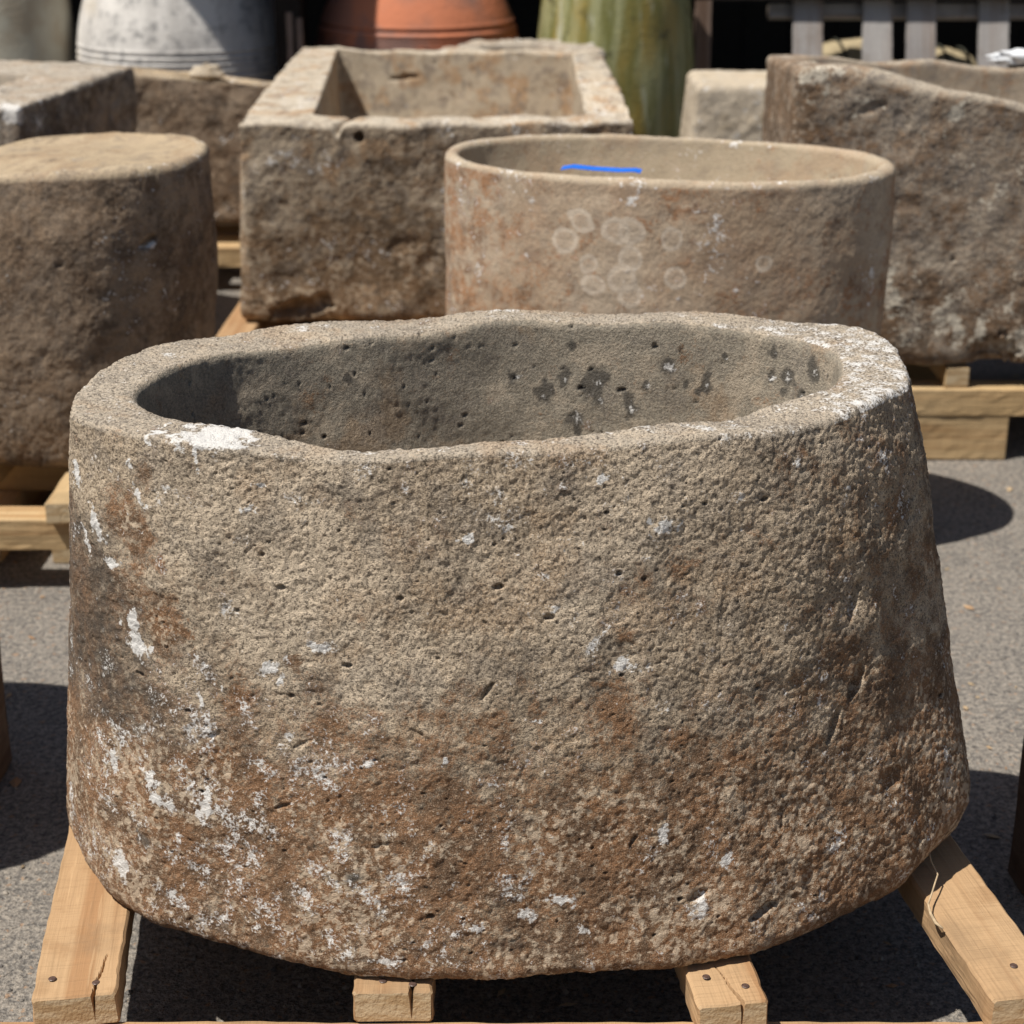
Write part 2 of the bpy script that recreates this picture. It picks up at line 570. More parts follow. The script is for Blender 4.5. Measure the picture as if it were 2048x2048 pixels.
    for (gx, gy, gz, rx, ry, rz, ang, dep) in gouges:
        q = P - np.array((gx, gy, gz), np.float32)
        ca, sa = math.cos(ang), math.sin(ang)
        # along the surface: u across, v up, tilted by ang
        u = q[:, 0] * ca + q[:, 2] * sa
        v = -q[:, 0] * sa + q[:, 2] * ca
        e = (u / rx) ** 2 + (v / rz) ** 2 + (q[:, 1] / ry) ** 2
        j = np.nonzero(e < 1.6)[0]
        if len(j):
            wob = 1 + 0.45 * fbm(P[j], 60, 2, seed + 77)
            d[j] -= dep * np.sqrt(np.clip(1 - e[j] * wob, 0, 1))
    under = sstep(0.0, 0.5, -nn[:, 2]) * (kd == 3)
    d = d * np.where(kd == 3, 0.3, 1)
    Q = P + nn * d[:, None]
    idx = np.arange(R * N).reshape(R, N)
    a = idx[:-1]
    b = np.roll(a, -1, 1)
    c2 = np.roll(idx[1:], -1, 1)
    e2 = idx[1:]
    F = np.stack([a, b, c2, e2], 2).reshape(-1, 4)
    o = mesh_np(name, Q, F, mat, parent)
    mk = np.zeros((len(P), 3), np.float32)
    if marks is not None:
        marks(P, nn, kd, mk)
    color_attr(o.data, 'marks', mk)
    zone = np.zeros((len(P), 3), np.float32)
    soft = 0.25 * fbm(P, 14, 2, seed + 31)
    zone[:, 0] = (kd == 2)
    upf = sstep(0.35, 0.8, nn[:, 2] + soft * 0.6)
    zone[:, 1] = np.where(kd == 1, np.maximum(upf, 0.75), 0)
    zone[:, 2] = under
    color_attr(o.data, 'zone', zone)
    return o


def blob(P, mk, ch, x, y, z, rx, rz, ang=0.0, s=1.0, ry=0.06):
    """add one ragged patch to a mark channel"""
    q = P - np.array((x, y, z), np.float32)
    ca, sa = math.cos(ang), math.sin(ang)
    u = q[:, 0] * ca + q[:, 2] * sa
    v = -q[:, 0] * sa + q[:, 2] * ca
    e = np.sqrt((u / rx) ** 2 + (v / rz) ** 2 + (q[:, 1] / ry) ** 2)
    j = np.nonzero(e < 2.6)[0]
    if len(j):
        m = min(rx, rz)
        w_ = fbm(P[j] + np.float32(x * 7 + z * 3), 0.55 / m, 3, 5, 0.65)
        val = s * np.clip(1.35 - 0.75 * e[j] * (1 + 0.55 * w_), 0, 1) * (e[j] < 2.6)
        mk[j, ch] = np.maximum(mk[j, ch], val)


# ------------------------------------------------------------------ setting
g = mesh_py('ground', [(-120, -60, 0), (120, -60, 0), (120, 180, 0), (-120, 180, 0)], [(0, 1, 2, 3)], M['asphalt'])
tag(g, kind='structure')


# ------------------------------------------------------------------ boards and pallets
def board(name, parent, loc, rz, w_, l_, t_, mat, seed=0, cracks=(), wane=0.0025, ny=None, rx=0.0, ry=0.0):
    """Sawn board: local x across, y along from 0 to l_, z up from 0 to t_. cracks: (x, x_at_depth, length, width) from the y=0 end."""
    nx = 64 if cracks else 22
    nz = 6
    ny = ny or max(8, int(l_ / 0.02))
    bev = min(0.003, t_ * 0.12)
    sec = []
    for k in range(nx + 1):
        sec.append((-w_ / 2 + bev + (w_ - 2 * bev) * k / nx, t_))
    for k in range(nz + 1):
        sec.append((w_ / 2, t_ - bev - (t_ - 2 * bev) * k / nz))
    for k in range(nx + 1):
        sec.append((w_ / 2 - bev - (w_ - 2 * bev) * k / nx, 0))
    for k in range(nz + 1):
        sec.append((-w_ / 2, bev + (t_ - 2 * bev) * k / nz))
    sec = np.array(sec)
    ys = np.concatenate([[0, 0.0025], np.linspace(0.006, 0.09, 26) if cracks else [0.008], np.linspace(0.1 if cracks else 0.016, l_ - 0.008, ny), [l_ - 0.0025, l_]])
    V = np.zeros((len(ys), len(sec), 3))
    for i, yv in enumerate(ys):
        sh = 0.0022 if i in (0, len(ys) - 1) else 0
        V[i, :, 0] = sec[:, 0] * (1 - 2 * sh / w_)
        V[i, :, 2] = t_ / 2 + (sec[:, 1] - t_ / 2) * (1 - 2 * sh / t_)
        V[i, :, 1] = yv
    P = V.reshape(-1, 3)
    S = (P + np.array((seed * 3.7, seed * 1.3, seed * 0.7)))
    S2 = S * (1, 0.25, 1)
    P = P.copy()
    nz_ = fbm(S2.astype(np.float32), 14, 3, seed)
    P[:, 0] += wane * 0.7 * nz_ + wane * 0.5 * vnoise(S.astype(np.float32), 70, seed + 3)
    P[:, 2] += wane * 0.55 * fbm((S2 + 5).astype(np.float32), 12, 3, seed + 7)
    for (xc, xd, ln, wd) in cracks:
        t = np.clip(P[:, 1] / ln, 0, 1)
        wob = 0.0007 * np.sin(P[:, 1] * 150 + xc * 50) + 0.0004 * np.sin(P[:, 1] * 610)
        x0 = xc + (xd - xc) * t + wob
        near = np.abs(P[:, 0] - x0)
        on = (P[:, 1] < ln) & (P[:, 2] > t_ * 0.8)
        # open the surface into a narrow groove along the split
        k = np.clip(1.25 - near / (wd * (0.35 + 0.65 * (1 - t))), 0, 1) * on
        P[:, 2] -= k * (0.006 + 0.030 * (1 - t) ** 6)
    n1, n2 = len(ys), len(sec)
    idx = np.arange(n1 * n2).reshape(n1, n2)
    a = idx[:-1]
    F = np.stack([a, np.roll(a, -1, 1), np.roll(idx[1:], -1, 1), idx[1:]], 2).reshape(-1, 4)
    F = F[:, ::-1]
    # end caps as quad strips between top and bottom rows
    caps = []
    m = nx + 1
    for row, flip in ((0, False), (n1 - 1, True)):
        top = [idx[row, k] for k in range(nx + 1)]
        side_r = [idx[row, nx + 1 + k] for k in range(nz + 1)]
        bot = [idx[row, nx + nz + 2 + k] for k in range(nx + 1)][::-1]
        side_l = [idx[row, 2 * nx + nz + 3 + k] for k in range(nz + 1)][::-1]
        for k in range(nx):
            q = (top[k], bot[k], bot[k + 1], top[k + 1])
            caps.append(q if not flip else q[::-1])
        for k in range(nz):
            pass
        q = (top[nx], bot[nx], side_r[-1], side_r[0])
        caps.append(q if not flip else q[::-1])
        q = (side_l[0], side_l[-1], bot[0], top[0])
        caps.append(q if not flip else q[::-1])
    F = np.concatenate([F, np.array(caps)])
    o = mesh_np(name, P, F, mat, parent, smooth=False)
    o.location = loc
    o.rotation_euler = (rx, ry, rz)
    return o


def nail(parent, x, y, z, r=0.0046):
    n = 12
    V = [(r * math.cos(2 * math.pi * k / n), r * math.sin(2 * math.pi * k / n), 0.0) for k in range(n)]
    V += [(0.8 * v[0], 0.8 * v[1], 0.0006) for v in V[:n]]
    F = [tuple(range(n, 2 * n))] + [(k, (k + 1) % n, n + (k + 1) % n, n + k) for k in range(n)]
    o = mesh_py('nail', V, F, M['nail'], parent)
    o.location = (x, y, z)
    return o


def aimed(name, parent, p0, p1, z, w_, t_, mat, seed, cracks=(), extra=0.0):
    """board whose near end centre is p0, running towards p1 (world xy relative to parent at the origin)"""
    d = Vector((p1[0] - p0[0], p1[1] - p0[1]))
    rz = math.atan2(d.y, d.x) - math.pi / 2
    return board(name, parent, (p0[0], p0[1], z), rz, w_, d.length + extra, t_, mat, seed, cracks)


DECK = 0.19
# pallet under the big basin
pal = empty('pallet', (0, 0, 0))
tag(pal, 'pale pine pallet under the large oval basin in front', 'pallet', 'wooden pallets under the stone troughs')
b1 = aimed('deck_board', pal, (-0.490, 1.624), (-0.600, 2.56), DECK - 0.042, 0.094, 0.042, M['pine'], 1, [(0.020, 0.030, 0.075, 0.0017)])
b2 = aimed('deck_board', pal, (-0.134, 1.632), (-0.150, 2.66), DECK - 0.042, 0.091, 0.042, M['pine'], 2, [(0.020, 0.026, 0.06, 0.0022)])
b3 = aimed('deck_board', pal, (0.247, 1.612), (0.12, 2.60), DECK - 0.042, 0.080, 0.042, M['pine'], 3, [(0.010, -0.004, 0.07, 0.0017)])
b4 = aimed('deck_board', pal, (0.580, 1.625), (0.42, 2.60), DECK - 0.042, 0.088, 0.042, M['pine'], 4)
board('stringer', pal, (-0.60, 1.594, 0.001), -math.pi / 2, 0.086, 1.26, 0.1465, M['pine'], 5)
board('stringer', pal, (-0.50, 2.14, 0.001), -math.pi / 2, 0.086, 0.98, 0.1465, M['pine'], 6)
board('stringer', pal, (-0.52, 2.50, 0.001), -math.pi / 2, 0.086, 0.98, 0.1465, M['pine'], 7)
for bb, pts in ((b1, [(-0.028, 0.035), (0.022, 0.022)]), (b2, [(-0.012, 0.02), (0.022, 0.013)]), (b3, [(0.02, 0.028), (-0.02, 0.05)]), (b4, [(0.005, 0.055)])):
    for (x_, y_) in pts:
        nail(bb, x_, y_, 0.0432)

# ------------------------------------------------------------------ the big oval basin
OUT = [(-0.501, 1.884), (-0.512, 1.953), (-0.504, 2.038), (-0.48, 2.113), (-0.461, 2.152), (-0.431, 2.182), (-0.39, 2.211),
       (-0.347, 2.228), (-0.303, 2.243), (-0.243, 2.258), (-0.182, 2.276), (-0.12, 2.288), (-0.058, 2.30), (-0.016, 2.304), (0.047, 2.309),
       (0.141, 2.304), (0.236, 2.301), (0.298, 2.293), (0.358, 2.278), (0.419, 2.265), (0.462, 2.245), (0.481, 2.206), (0.490, 2.152),
       (0.487, 2.098), (0.483, 2.040), (0.467, 1.975), (0.415, 1.903), (0.362, 1.85), (0.319, 1.822), (0.279, 1.80), (0.214, 1.778),
       (0.136, 1.76), (0.037, 1.745), (-0.013, 1.741), (-0.094, 1.739), (-0.143, 1.739), (-0.192, 1.740), (-0.25, 1.747),
       (-0.318, 1.758), (-0.372, 1.778), (-0.415, 1.805), (-0.462, 1.84)]
INN = [(-0.445, 1.959), (-0.412, 1.896), (-0.37, 1.858), (-0.303, 1.828), (-0.247, 1.80), (-0.208, 1.786), (-0.169, 1.778),
       (-0.095, 1.775), (-0.013, 1.782), (0.037, 1.795), (0.088, 1.807), (0.139, 1.815), (0.193, 1.834), (0.248, 1.867),
       (0.306, 1.906), (0.344, 1.926), (0.368, 1.959), (0.39, 2.009), (0.403, 2.067), (0.408, 2.129), (0.387, 2.161), (0.361, 2.194),
       (0.319, 2.216), (0.26, 2.233), (0.139, 2.25), (0.046, 2.256), (-0.016, 2.25), (-0.087, 2.223), (-0.146, 2.194), (-0.204, 2.173),
       (-0.264, 2.166), (-0.32, 2.14), (-0.374, 2.113), (-0.409, 2.063), (-0.429, 2.019), (-0.441, 1.977)]
CB = (0.0, 2.01)
T_ = poly_contour(*CB, OUT, 0.045)
I_ = poly_contour(*CB, INN, 0.15)
BASE = [(-0.577, 1.99), (-0.573, 1.95), (-0.532, 1.87), (-0.495, 1.804), (-0.417, 1.738), (-0.287, 1.684), (-0.186, 1.655), (-0.1, 1.642), (-0.04, 1.640),
        (0.051, 1.648), (0.173, 1.662), (0.279, 1.688), (0.367, 1.735), (0.476, 1.803), (0.534, 1.866), (0.574, 1.917), (0.592, 1.985), (0.596, 2.08),
        (0.575, 2.23), (0.50, 2.36), (0.36, 2.42), (0, 2.44), (-0.36, 2.42), (-0.50, 2.33), (-0.57, 2.18)]
B_ = poly_contour(*CB, BASE, 0.045)


def F_(th):
    return I_(th) * 0.72


MARKS_MAIN = [
    (0, -0.321, 1.787, 0.797, 0.0369, 0.0073, -0.0, 1.2), (0, -0.339, 1.767, 0.786, 0.0022, 0.0109, 0.0, 1.1), (0, -0.494, 1.867, 0.726, 0.0041, 0.0135, 0.0, 1.0),
    (0, -0.466, 1.825, 0.672, 0.0059, 0.0124, 0.3, 1.1), (0, -0.453, 1.808, 0.637, 0.0081, 0.0048, 0.0, 1.1), (0, -0.433, 1.783, 0.573, 0.0086, 0.0105, 0.0, 1.3),
    (0, -0.433, 1.779, 0.547, 0.01, 0.0086, 0.0, 1.3), (0, -0.409, 1.793, 0.722, 0.0035, 0.0093, 0.3, 1.1), (0, -0.419, 1.806, 0.755, 0.004, 0.0037, 0.0, 0.9),
    (0, -0.447, 1.825, 0.745, 0.0031, 0.0028, 0.0, 0.9), (0, -0.486, 1.842, 0.649, 0.0028, 0.0144, 0.2, 0.9), (0, -0.262, 1.712, 0.552, 0.0158, 0.0055, 0.6, 0.85),
    (0, -0.205, 1.704, 0.577, 0.0139, 0.0069, 0.1, 0.95), (0, -0.254, 1.707, 0.541, 0.0035, 0.0074, -0.3, 0.85), (0, -0.282, 1.746, 0.728, 0.0065, 0.0032, 0.0, 0.8),
    (0, -0.269, 1.748, 0.755, 0.006, 0.0027, 0.0, 0.85), (0, -0.294, 1.743, 0.696, 0.0061, 0.0036, 0.0, 0.6), (0, 0.165, 1.751, 0.708, 0.0104, 0.0073, -0.7, 1.1),
    (0, 0.094, 1.751, 0.763, 0.006, 0.0054, 0.0, 0.95), (0, -0.048, 1.722, 0.701, 0.0056, 0.0041, 0.0, 1.2), (0, 0.248, 1.777, 0.722, 0.007, 0.0166, -0.2, 0.5),
    (0, 0.085, 1.703, 0.576, 0.0078, 0.0146, -0.4, 0.62), (0, 0.132, 1.706, 0.553, 0.0114, 0.0101, -0.5, 0.75), (0, 0.049, 1.71, 0.626, 0.0095, 0.0041, -0.3, 0.6),
    (0, 0.076, 1.752, 0.78, 0.0094, 0.0036, 0.0, 0.5), (0, 0.372, 1.837, 0.706, 0.0036, 0.019, -0.2, 0.5), (0, -0.349, 1.729, 0.501, 0.0036, 0.0103, 0.2, 0.85),
    (0, -0.322, 1.722, 0.517, 0.004, 0.0051, 0.0, 0.85), (0, -0.245, 1.695, 0.473, 0.008, 0.0065, 0.0, 0.8), (0, -0.073, 1.67, 0.458, 0.0035, 0.0041, 0.0, 1.0),
    (0, 0.167, 1.677, 0.361, 0.0049, 0.0085, -0.2, 1.0), (0, 0.244, 1.69, 0.319, 0.0045, 0.0095, 0.0, 0.9), (0, 0.212, 1.675, 0.266, 0.0109, 0.0086, 0.0, 0.85),
    (0, 0.053, 1.655, 0.292, 0.0126, 0.0047, 0.0, 0.95), (0, -0.348, 1.718, 0.374, 0.0086, 0.0162, -0.1, 1.1), (0, -0.41, 1.743, 0.368, 0.0083, 0.0068, -0.5, 1.1),
    (0, -0.392, 1.734, 0.366, 0.0064, 0.0058, 0.0, 0.8), (0, -0.419, 1.751, 0.388, 0.0065, 0.0087, 0.5, 1.05), (0, -0.461, 1.776, 0.264, 0.0105, 0.014, 0.0, 0.85),
    (0, -0.468, 1.79, 0.393, 0.0038, 0.0098, 0.0, 1.0), (0, -0.387, 1.729, 0.317, 0.0065, 0.0087, 0.0, 0.6), (0, -0.18, 1.667, 0.356, 0.0036, 0.0075, 0.0, 0.6),
    (0, -0.141, 1.649, 0.219, 0.0181, 0.0038, 0.0, 0.8), (0, -0.159, 1.682, 0.487, 0.007, 0.0064, 0.0, 0.55), (0, 0.025, 1.682, 0.5, 0.0114, 0.0023, 0.0, 0.6),
    (0, -0.225, 1.689, 0.457, 0.0097, 0.0093, 0.0, 0.5), (0, -0.154, 1.676, 0.451, 0.0062, 0.0042, 0.0, 0.6), (0, -0.261, 1.694, 0.428, 0.0098, 0.0056, -0.3, 0.55),
    (0, 0.303, 1.764, 0.582, 0.0045, 0.0038, 0.0, 0.6), (0, 0.357, 1.774, 0.505, 0.01, 0.0048, -0.3, 0.5), (0, 0.312, 1.814, 0.758, 0.004, 0.0093, 0.0, 0.6),
    (0, 0.02, 1.649, 0.278, 0.0117, 0.0057, 0.0, 0.75), (0, -0.039, 1.643, 0.262, 0.0063, 0.0047, 0.0, 0.7), (0, 0.08, 1.653, 0.254, 0.0072, 0.0038, 0.0, 0.75),
    (0, -0.242, 1.675, 0.282, 0.0091, 0.0114, 0.0, 0.6), (0, -0.297, 1.695, 0.311, 0.0109, 0.0096, 0.0, 0.55), (0, -0.398, 1.731, 0.251, 0.0084, 0.0089, 0.0, 0.7),
    (0, -0.207, 1.662, 0.248, 0.0109, 0.0057, 0.0, 0.65), (0, -0.157, 1.656, 0.294, 0.0099, 0.0066, 0.0, 0.6), (0, -0.294, 1.687, 0.252, 0.0064, 0.0096, 0.0, 0.7),
    (1, -0.419, 1.794, 0.691, 0.0211, 0.043, 0.0, 0.9), (1, -0.449, 1.796, 0.587, 0.0239, 0.0816, 0.0, 0.75), (1, -0.398, 1.758, 0.572, 0.0177, 0.0371, 0.0, 0.85),
    (1, -0.481, 1.811, 0.493, 0.0184, 0.0514, 0.0, 0.7), (1, -0.236, 1.694, 0.474, 0.0697, 0.0366, 0.0, 0.62), (1, -0.049, 1.673, 0.473, 0.0633, 0.0423, 0.0, 0.7),
    (1, 0.124, 1.692, 0.488, 0.0463, 0.0365, 0.0, 0.55), (1, -0.155, 1.667, 0.383, 0.1167, 0.0551, 0.0, 0.6), (1, 0.079, 1.657, 0.294, 0.0827, 0.0434, 0.0, 0.6),
    (1, 0.421, 1.803, 0.448, 0.043, 0.0968, 0.0, 0.65), (1, 0.338, 1.824, 0.736, 0.053, 0.0247, 0.0, 0.5), (1, 0.396, 1.771, 0.362, 0.0369, 0.0775, 0.0, 0.7),
    (1, 0.163, 1.73, 0.636, 0.0516, 0.0361, 0.0, 0.42), (1, 0.02, 1.655, 0.329, 0.0703, 0.0492, 0.0, 0.62), (1, -0.323, 1.703, 0.299, 0.0724, 0.038, 0.0, 0.6),
    (2, -0.177, 1.662, 0.317, 0.013, 0.0068, 0.0, 0.8), (2, -0.429, 1.752, 0.308, 0.008, 0.0091, 0.0, 0.75), (2, -0.009, 1.643, 0.241, 0.0296, 0.0087, 0.0, 0.6),
    (2, -0.159, 1.651, 0.22, 0.0107, 0.005, 0.0, 0.6), (2, -0.246, 1.682, 0.353, 0.0118, 0.0074, 0.0, 0.45), (2, 0.42, 1.806, 0.468, 0.0086, 0.0155, 0.0, 0.5),
    (2, 0.259, 1.827, 0.797, 0.0233, 0.0061, 0.0, 0.35), (2, 0.358, 2.05, 0.797, 0.0129, 0.0081, 0.0, 0.45), (2, 0.207, 2.24, 0.741, 0.013, 0.0128, 0.0, 1.0),
    (0, 0.209, 2.24, 0.739, 0.0069, 0.0064, 0.0, 0.62), (2, 0.071, 2.253, 0.722, 0.0086, 0.0121, 0.0, 1.0), (0, 0.073, 2.253, 0.72, 0.0045, 0.006, 0.0, 0.62),
    (2, 0.112, 2.25, 0.715, 0.0137, 0.0145, 0.0, 1.0), (0, 0.114, 2.25, 0.713, 0.0072, 0.0072, 0.0, 0.62), (2, 0.116, 2.248, 0.691, 0.0097, 0.0097, 0.0, 1.0),
    (0, 0.118, 2.248, 0.689, 0.0051, 0.0048, 0.0, 0.62), (2, 0.04, 2.253, 0.698, 0.0092, 0.0113, 0.0, 1.0), (0, 0.042, 2.253, 0.696, 0.0048, 0.0057, 0.0, 0.62),
    (2, 0.179, 2.243, 0.714, 0.0063, 0.0088, 0.0, 1.0), (0, 0.181, 2.243, 0.712, 0.0033, 0.0044, 0.0, 0.62), (2, 0.086, 2.248, 0.666, 0.0098, 0.0122, 0.0, 1.0),
    (0, 0.088, 2.248, 0.664, 0.0052, 0.0061, 0.0, 0.62), (2, 0.159, 2.243, 0.683, 0.0069, 0.0153, 0.0, 1.0), (0, 0.161, 2.243, 0.681, 0.0036, 0.0077, 0.0, 0.62),
    (2, 0.257, 2.231, 0.716, 0.0062, 0.0128, 0.0, 1.0), (0, 0.259, 2.231, 0.714, 0.0033, 0.0064, 0.0, 0.62), (2, 0.358, 2.19, 0.74, 0.0072, 0.0164, 0.0, 1.0),
    (0, 0.36, 2.19, 0.738, 0.0038, 0.0082, 0.0, 0.62), (2, 0.386, 2.162, 0.758, 0.0066, 0.0147, 0.0, 1.0), (0, 0.388, 2.162, 0.756, 0.0035, 0.0073, 0.0, 0.62),
    (2, 0.34, 2.203, 0.739, 0.0039, 0.0079, 0.0, 1.0), (0, 0.342, 2.203, 0.737, 0.0021, 0.0039, 0.0, 0.62), (2, 0.232, 2.235, 0.716, 0.0034, 0.008, 0.0, 1.0),
    (0, 0.234, 2.235, 0.714, 0.0018, 0.004, 0.0, 0.62), (2, 0.375, 2.172, 0.722, 0.0039, 0.0086, 0.0, 1.0), (0, 0.377, 2.172, 0.72, 0.002, 0.0043, 0.0, 0.62),
    (2, 0.341, 2.204, 0.77, 0.0044, 0.0063, 0.0, 1.0), (0, 0.343, 2.204, 0.768, 0.0024, 0.0031, 0.0, 0.62), (2, 0.279, 2.303, 0.773, 0.0069, 0.0065, 0.0, 1.0),
    (0, 0.281, 2.303, 0.771, 0.0037, 0.0033, 0.0, 0.62), (2, 0.081, 2.254, 0.764, 0.0051, 0.0072, 0.0, 1.0), (0, 0.083, 2.254, 0.762, 0.0027, 0.0036, 0.0, 0.62),
    (2, 0.005, 2.251, 0.722, 0.0057, 0.0064, 0.0, 1.0), (0, 0.007, 2.251, 0.72, 0.003, 0.0032, 0.0, 0.62), (2, -0.21, 2.174, 0.74, 0.005, 0.007, 0.0, 1.0),
    (0, -0.208, 2.174, 0.738, 0.0026, 0.0035, 0.0, 0.62), (2, 0.281, 2.227, 0.757, 0.0034, 0.0048, 0.0, 1.0), (0, 0.283, 2.227, 0.755, 0.0018, 0.0024, 0.0, 0.62)]
# MARKS_MAIN_LIST


def marks_main(P, nn, kd, mk):
    z = P[:, 2]
    out = (kd == 0)
    big = fbm(P, 4.0, 3, 91)
    low = sstep(0.60, 0.36, z + 0.06 * big)
    mk[:, 1] = np.where(out, 0.88 * low, 0)
    # brown earth down the left end; brown on the right front also paints grazing shade
    mk[:, 1] = np.maximum(mk[:, 1], np.where(out, 0.8 * sstep(-0.40, -0.50, P[:, 0] + 0.05 * big) * sstep(0.74, 0.62, z), 0))
    mk[:, 1] = np.maximum(mk[:, 1], np.where(out, 0.44 * sstep(0.22, 0.46, P[:, 0] + 0.06 * big), 0))
    mk[:, 2] = np.where(out, 0.62 * sstep(-0.36, -0.47, P[:, 0] + 0.06 * big) * sstep(0.74, 0.66, z) * sstep(0.36, 0.46, z), 0)
    mk[:, 2] = np.maximum(mk[:, 2], np.where(out, 0.40 * sstep(0.30, 0.52, P[:, 0] + 0.07 * big) * sstep(0.30, 0.45, z), 0))  # darkens the right end: shade of the turned-away side put into the colour
    f2 = fbm(P, 26.0, 3, 95)
    f3 = fbm(P, 7.0, 2, 96)
    mk[:, 0] = np.where(out, np.clip(0.18 * low * sstep(0.35, -0.25, P[:, 0]) + 0.14 + 0.26 * (f2 - 0.1) + 0.12 * f3, 0, 0.5), 0)
    mk[:, 0] = np.where(kd == 1, np.clip(0.18 + 0.25 * f2 + 0.32 * sstep(0.2, 0.45, P[:, 0]), 0, 0.7), mk[:, 0])
    for (ch, x, y, zz, rx, rz, ang, s) in MARKS_MAIN:
        blob(P, mk, ch, x, y, zz, rx, rz, ang, s)


def zt_main(x, y):
    return 0.795 + 0.003 * np.sin(5 * x + 1) - 0.008 * np.exp(-((x + 0.12) / 0.12) ** 2) * (y < 1.9) + 0.003 * np.sin(23 * x + 9 * y)


GOUGE_MAIN = [
    (0.392, 1.817, 0.589, 0.0057, 0.05, 0.0251, -0.15, 0.008), (0.401, 1.799, 0.49, 0.0092, 0.05, 0.0241, -0.35, 0.011), (0.375, 1.774, 0.448, 0.0057, 0.05, 0.024, -0.3, 0.007),
    (0.311, 1.722, 0.352, 0.0017, 0.05, 0.0179, -0.05, 0.0025), (-0.026, 1.685, 0.536, 0.0027, 0.05, 0.0136, -0.6, 0.006), (-0.259, 1.69, 0.389, 0.0111, 0.05, 0.0029, 0.4, 0.006),
    (0.136, 1.672, 0.357, 0.0028, 0.05, 0.0105, -0.6, 0.006), (0.143, 1.73, 0.652, 0.0032, 0.05, 0.0028, 0.0, 0.006), (0.452, 1.808, 0.361, 0.0153, 0.05, 0.0161, 0.0, 0.006),
    (0.289, 1.695, 0.25, 0.0206, 0.05, 0.006, 0.4, 0.009), (0.212, 1.677, 0.282, 0.0113, 0.05, 0.0053, 0.5, 0.007), (0.345, 1.726, 0.269, 0.0081, 0.05, 0.0243, 0.0, 0.003),
    (-0.013, 1.711, 0.649, 0.0064, 0.05, 0.0034, 0.0, 0.008), (-0.12, 1.709, 0.638, 0.0043, 0.05, 0.0034, 0.0, 0.008), (0.041, 1.708, 0.615, 0.0064, 0.05, 0.0039, 0.0, 0.007),
    (-0.18, 1.697, 0.56, 0.0054, 0.05, 0.0028, 0.0, 0.008), (-0.25, 1.723, 0.643, 0.0048, 0.05, 0.0028, 0.0, 0.007), (-0.425, 1.769, 0.513, 0.0051, 0.05, 0.003, 0.0, 0.008),
    (-0.271, 1.734, 0.678, 0.0038, 0.05, 0.0034, 0.0, 0.007), (0.116, 1.728, 0.659, 0.0038, 0.05, 0.0034, 0.0, 0.007), (-0.1, 1.676, 0.486, 0.0141, 0.05, 0.004, -0.5, 0.003),
    (-0.233, 1.692, 0.465, 0.0132, 0.05, 0.0035, 0.5, 0.003), (-0.146, 1.662, 0.356, 0.0121, 0.05, 0.0041, 0.3, 0.003), (-0.336, 1.721, 0.461, 0.0089, 0.05, 0.0035, 0.6, 0.003),
    (0.233, 1.738, 0.595, 0.0077, 0.05, 0.0345, -0.1, 0.002)]
# GOUGE_MAIN_LIST


def rb_main(th):
    # the lower edge is worn rounder at the right end and a little at the left
    return 0.020 + 0.055 * np.exp(-((th + 0.20) / 0.36) ** 2) + 0.015 * np.exp(-((np.abs(th) - 2.95) / 0.35) ** 2)


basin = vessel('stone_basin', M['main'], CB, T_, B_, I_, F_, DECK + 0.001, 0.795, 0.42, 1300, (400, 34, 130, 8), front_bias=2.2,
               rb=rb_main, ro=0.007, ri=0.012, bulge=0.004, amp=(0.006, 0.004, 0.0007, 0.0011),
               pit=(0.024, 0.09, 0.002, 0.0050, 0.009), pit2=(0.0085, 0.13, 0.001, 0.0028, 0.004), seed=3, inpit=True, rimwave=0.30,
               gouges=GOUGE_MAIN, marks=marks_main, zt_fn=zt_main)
tag(basin, 'large weathered oval stone basin with white lime spots standing in front on a pine pallet', 'stone basin')

# ------------------------------------------------------------------ the other stones
AMP2 = (0.010, 0.006, 0.003, 0.0013)


def gen_marks(br=0.4, lime=0.2, dk=0.0, lowz=None, extra=None, seed=200, limerim=0.2):
    def f(P, nn, kd, mk):
        a = fbm(P, 5, 3, seed)
        b = fbm(P, 13, 3, seed + 3)
        o = (kd == 0)
        mk[:, 1] = np.where(o, np.clip(br + 0.3 * a, 0, 1), np.clip(0.0 + 0.22 * a, 0, 1))
        if lowz:
            mk[:, 1] = np.where(o, np.clip(mk[:, 1] + 0.5 * sstep(lowz[0], lowz[1], P[:, 2] + 0.06 * a), 0, 1), mk[:, 1])
        mk[:, 0] = np.where(o, np.clip(lime + 0.28 * b, 0, 0.7), np.where(kd == 1, np.clip(limerim + 0.25 * b, 0, 0.6), np.clip(lime * 0.6 + 0.2 * b, 0, 0.5)))
        mk[:, 2] = np.clip(dk + 0.25 * fbm(P, 9, 3, seed + 7), 0, 1)
        if extra:
            for e in extra:
                blob(P, mk, *e)
    return f


# round tub on the left
ct = (-0.93, 3.56)
tub = vessel('stone_tub', M['tub'], ct, contour(*ct, 0.302, 0.262, -0.06, 2.8), contour(*ct, 0.258, 0.252, -0.06, 2.6),
             contour(*ct, 0.282, 0.243, -0.06, 2.8), contour(*ct, 0.25, 0.19, -0.06, 2.6), DECK + 0.012, 0.785, 0.783, 520, (150, 10, 30, 6),
             front_bias=1.0, rb=0.03, ro=0.012, ri=0.002, bulge=0.02, amp=(0.008, 0.004, 0.0012, 0.0008), pit=(0.03, 0.07, 0.003, 0.008, 0.006), seed=11,
             gouges=[(-0.70, 3.30, 0.665, 0.03, 0.05, 0.010, 0.5, 0.014)],
             marks=gen_marks(0.45, 0.06, 0.05, seed=210, extra=[(0, -0.70, 3.31, 0.655, 0.018, 0.006, 0.5, 1.0, 0.05)]),
             zt_fn=lambda x, y: 0.785 + 0.012 * np.sin(6 * x) - 0.03 * sstep(-1.02, -1.25, x))
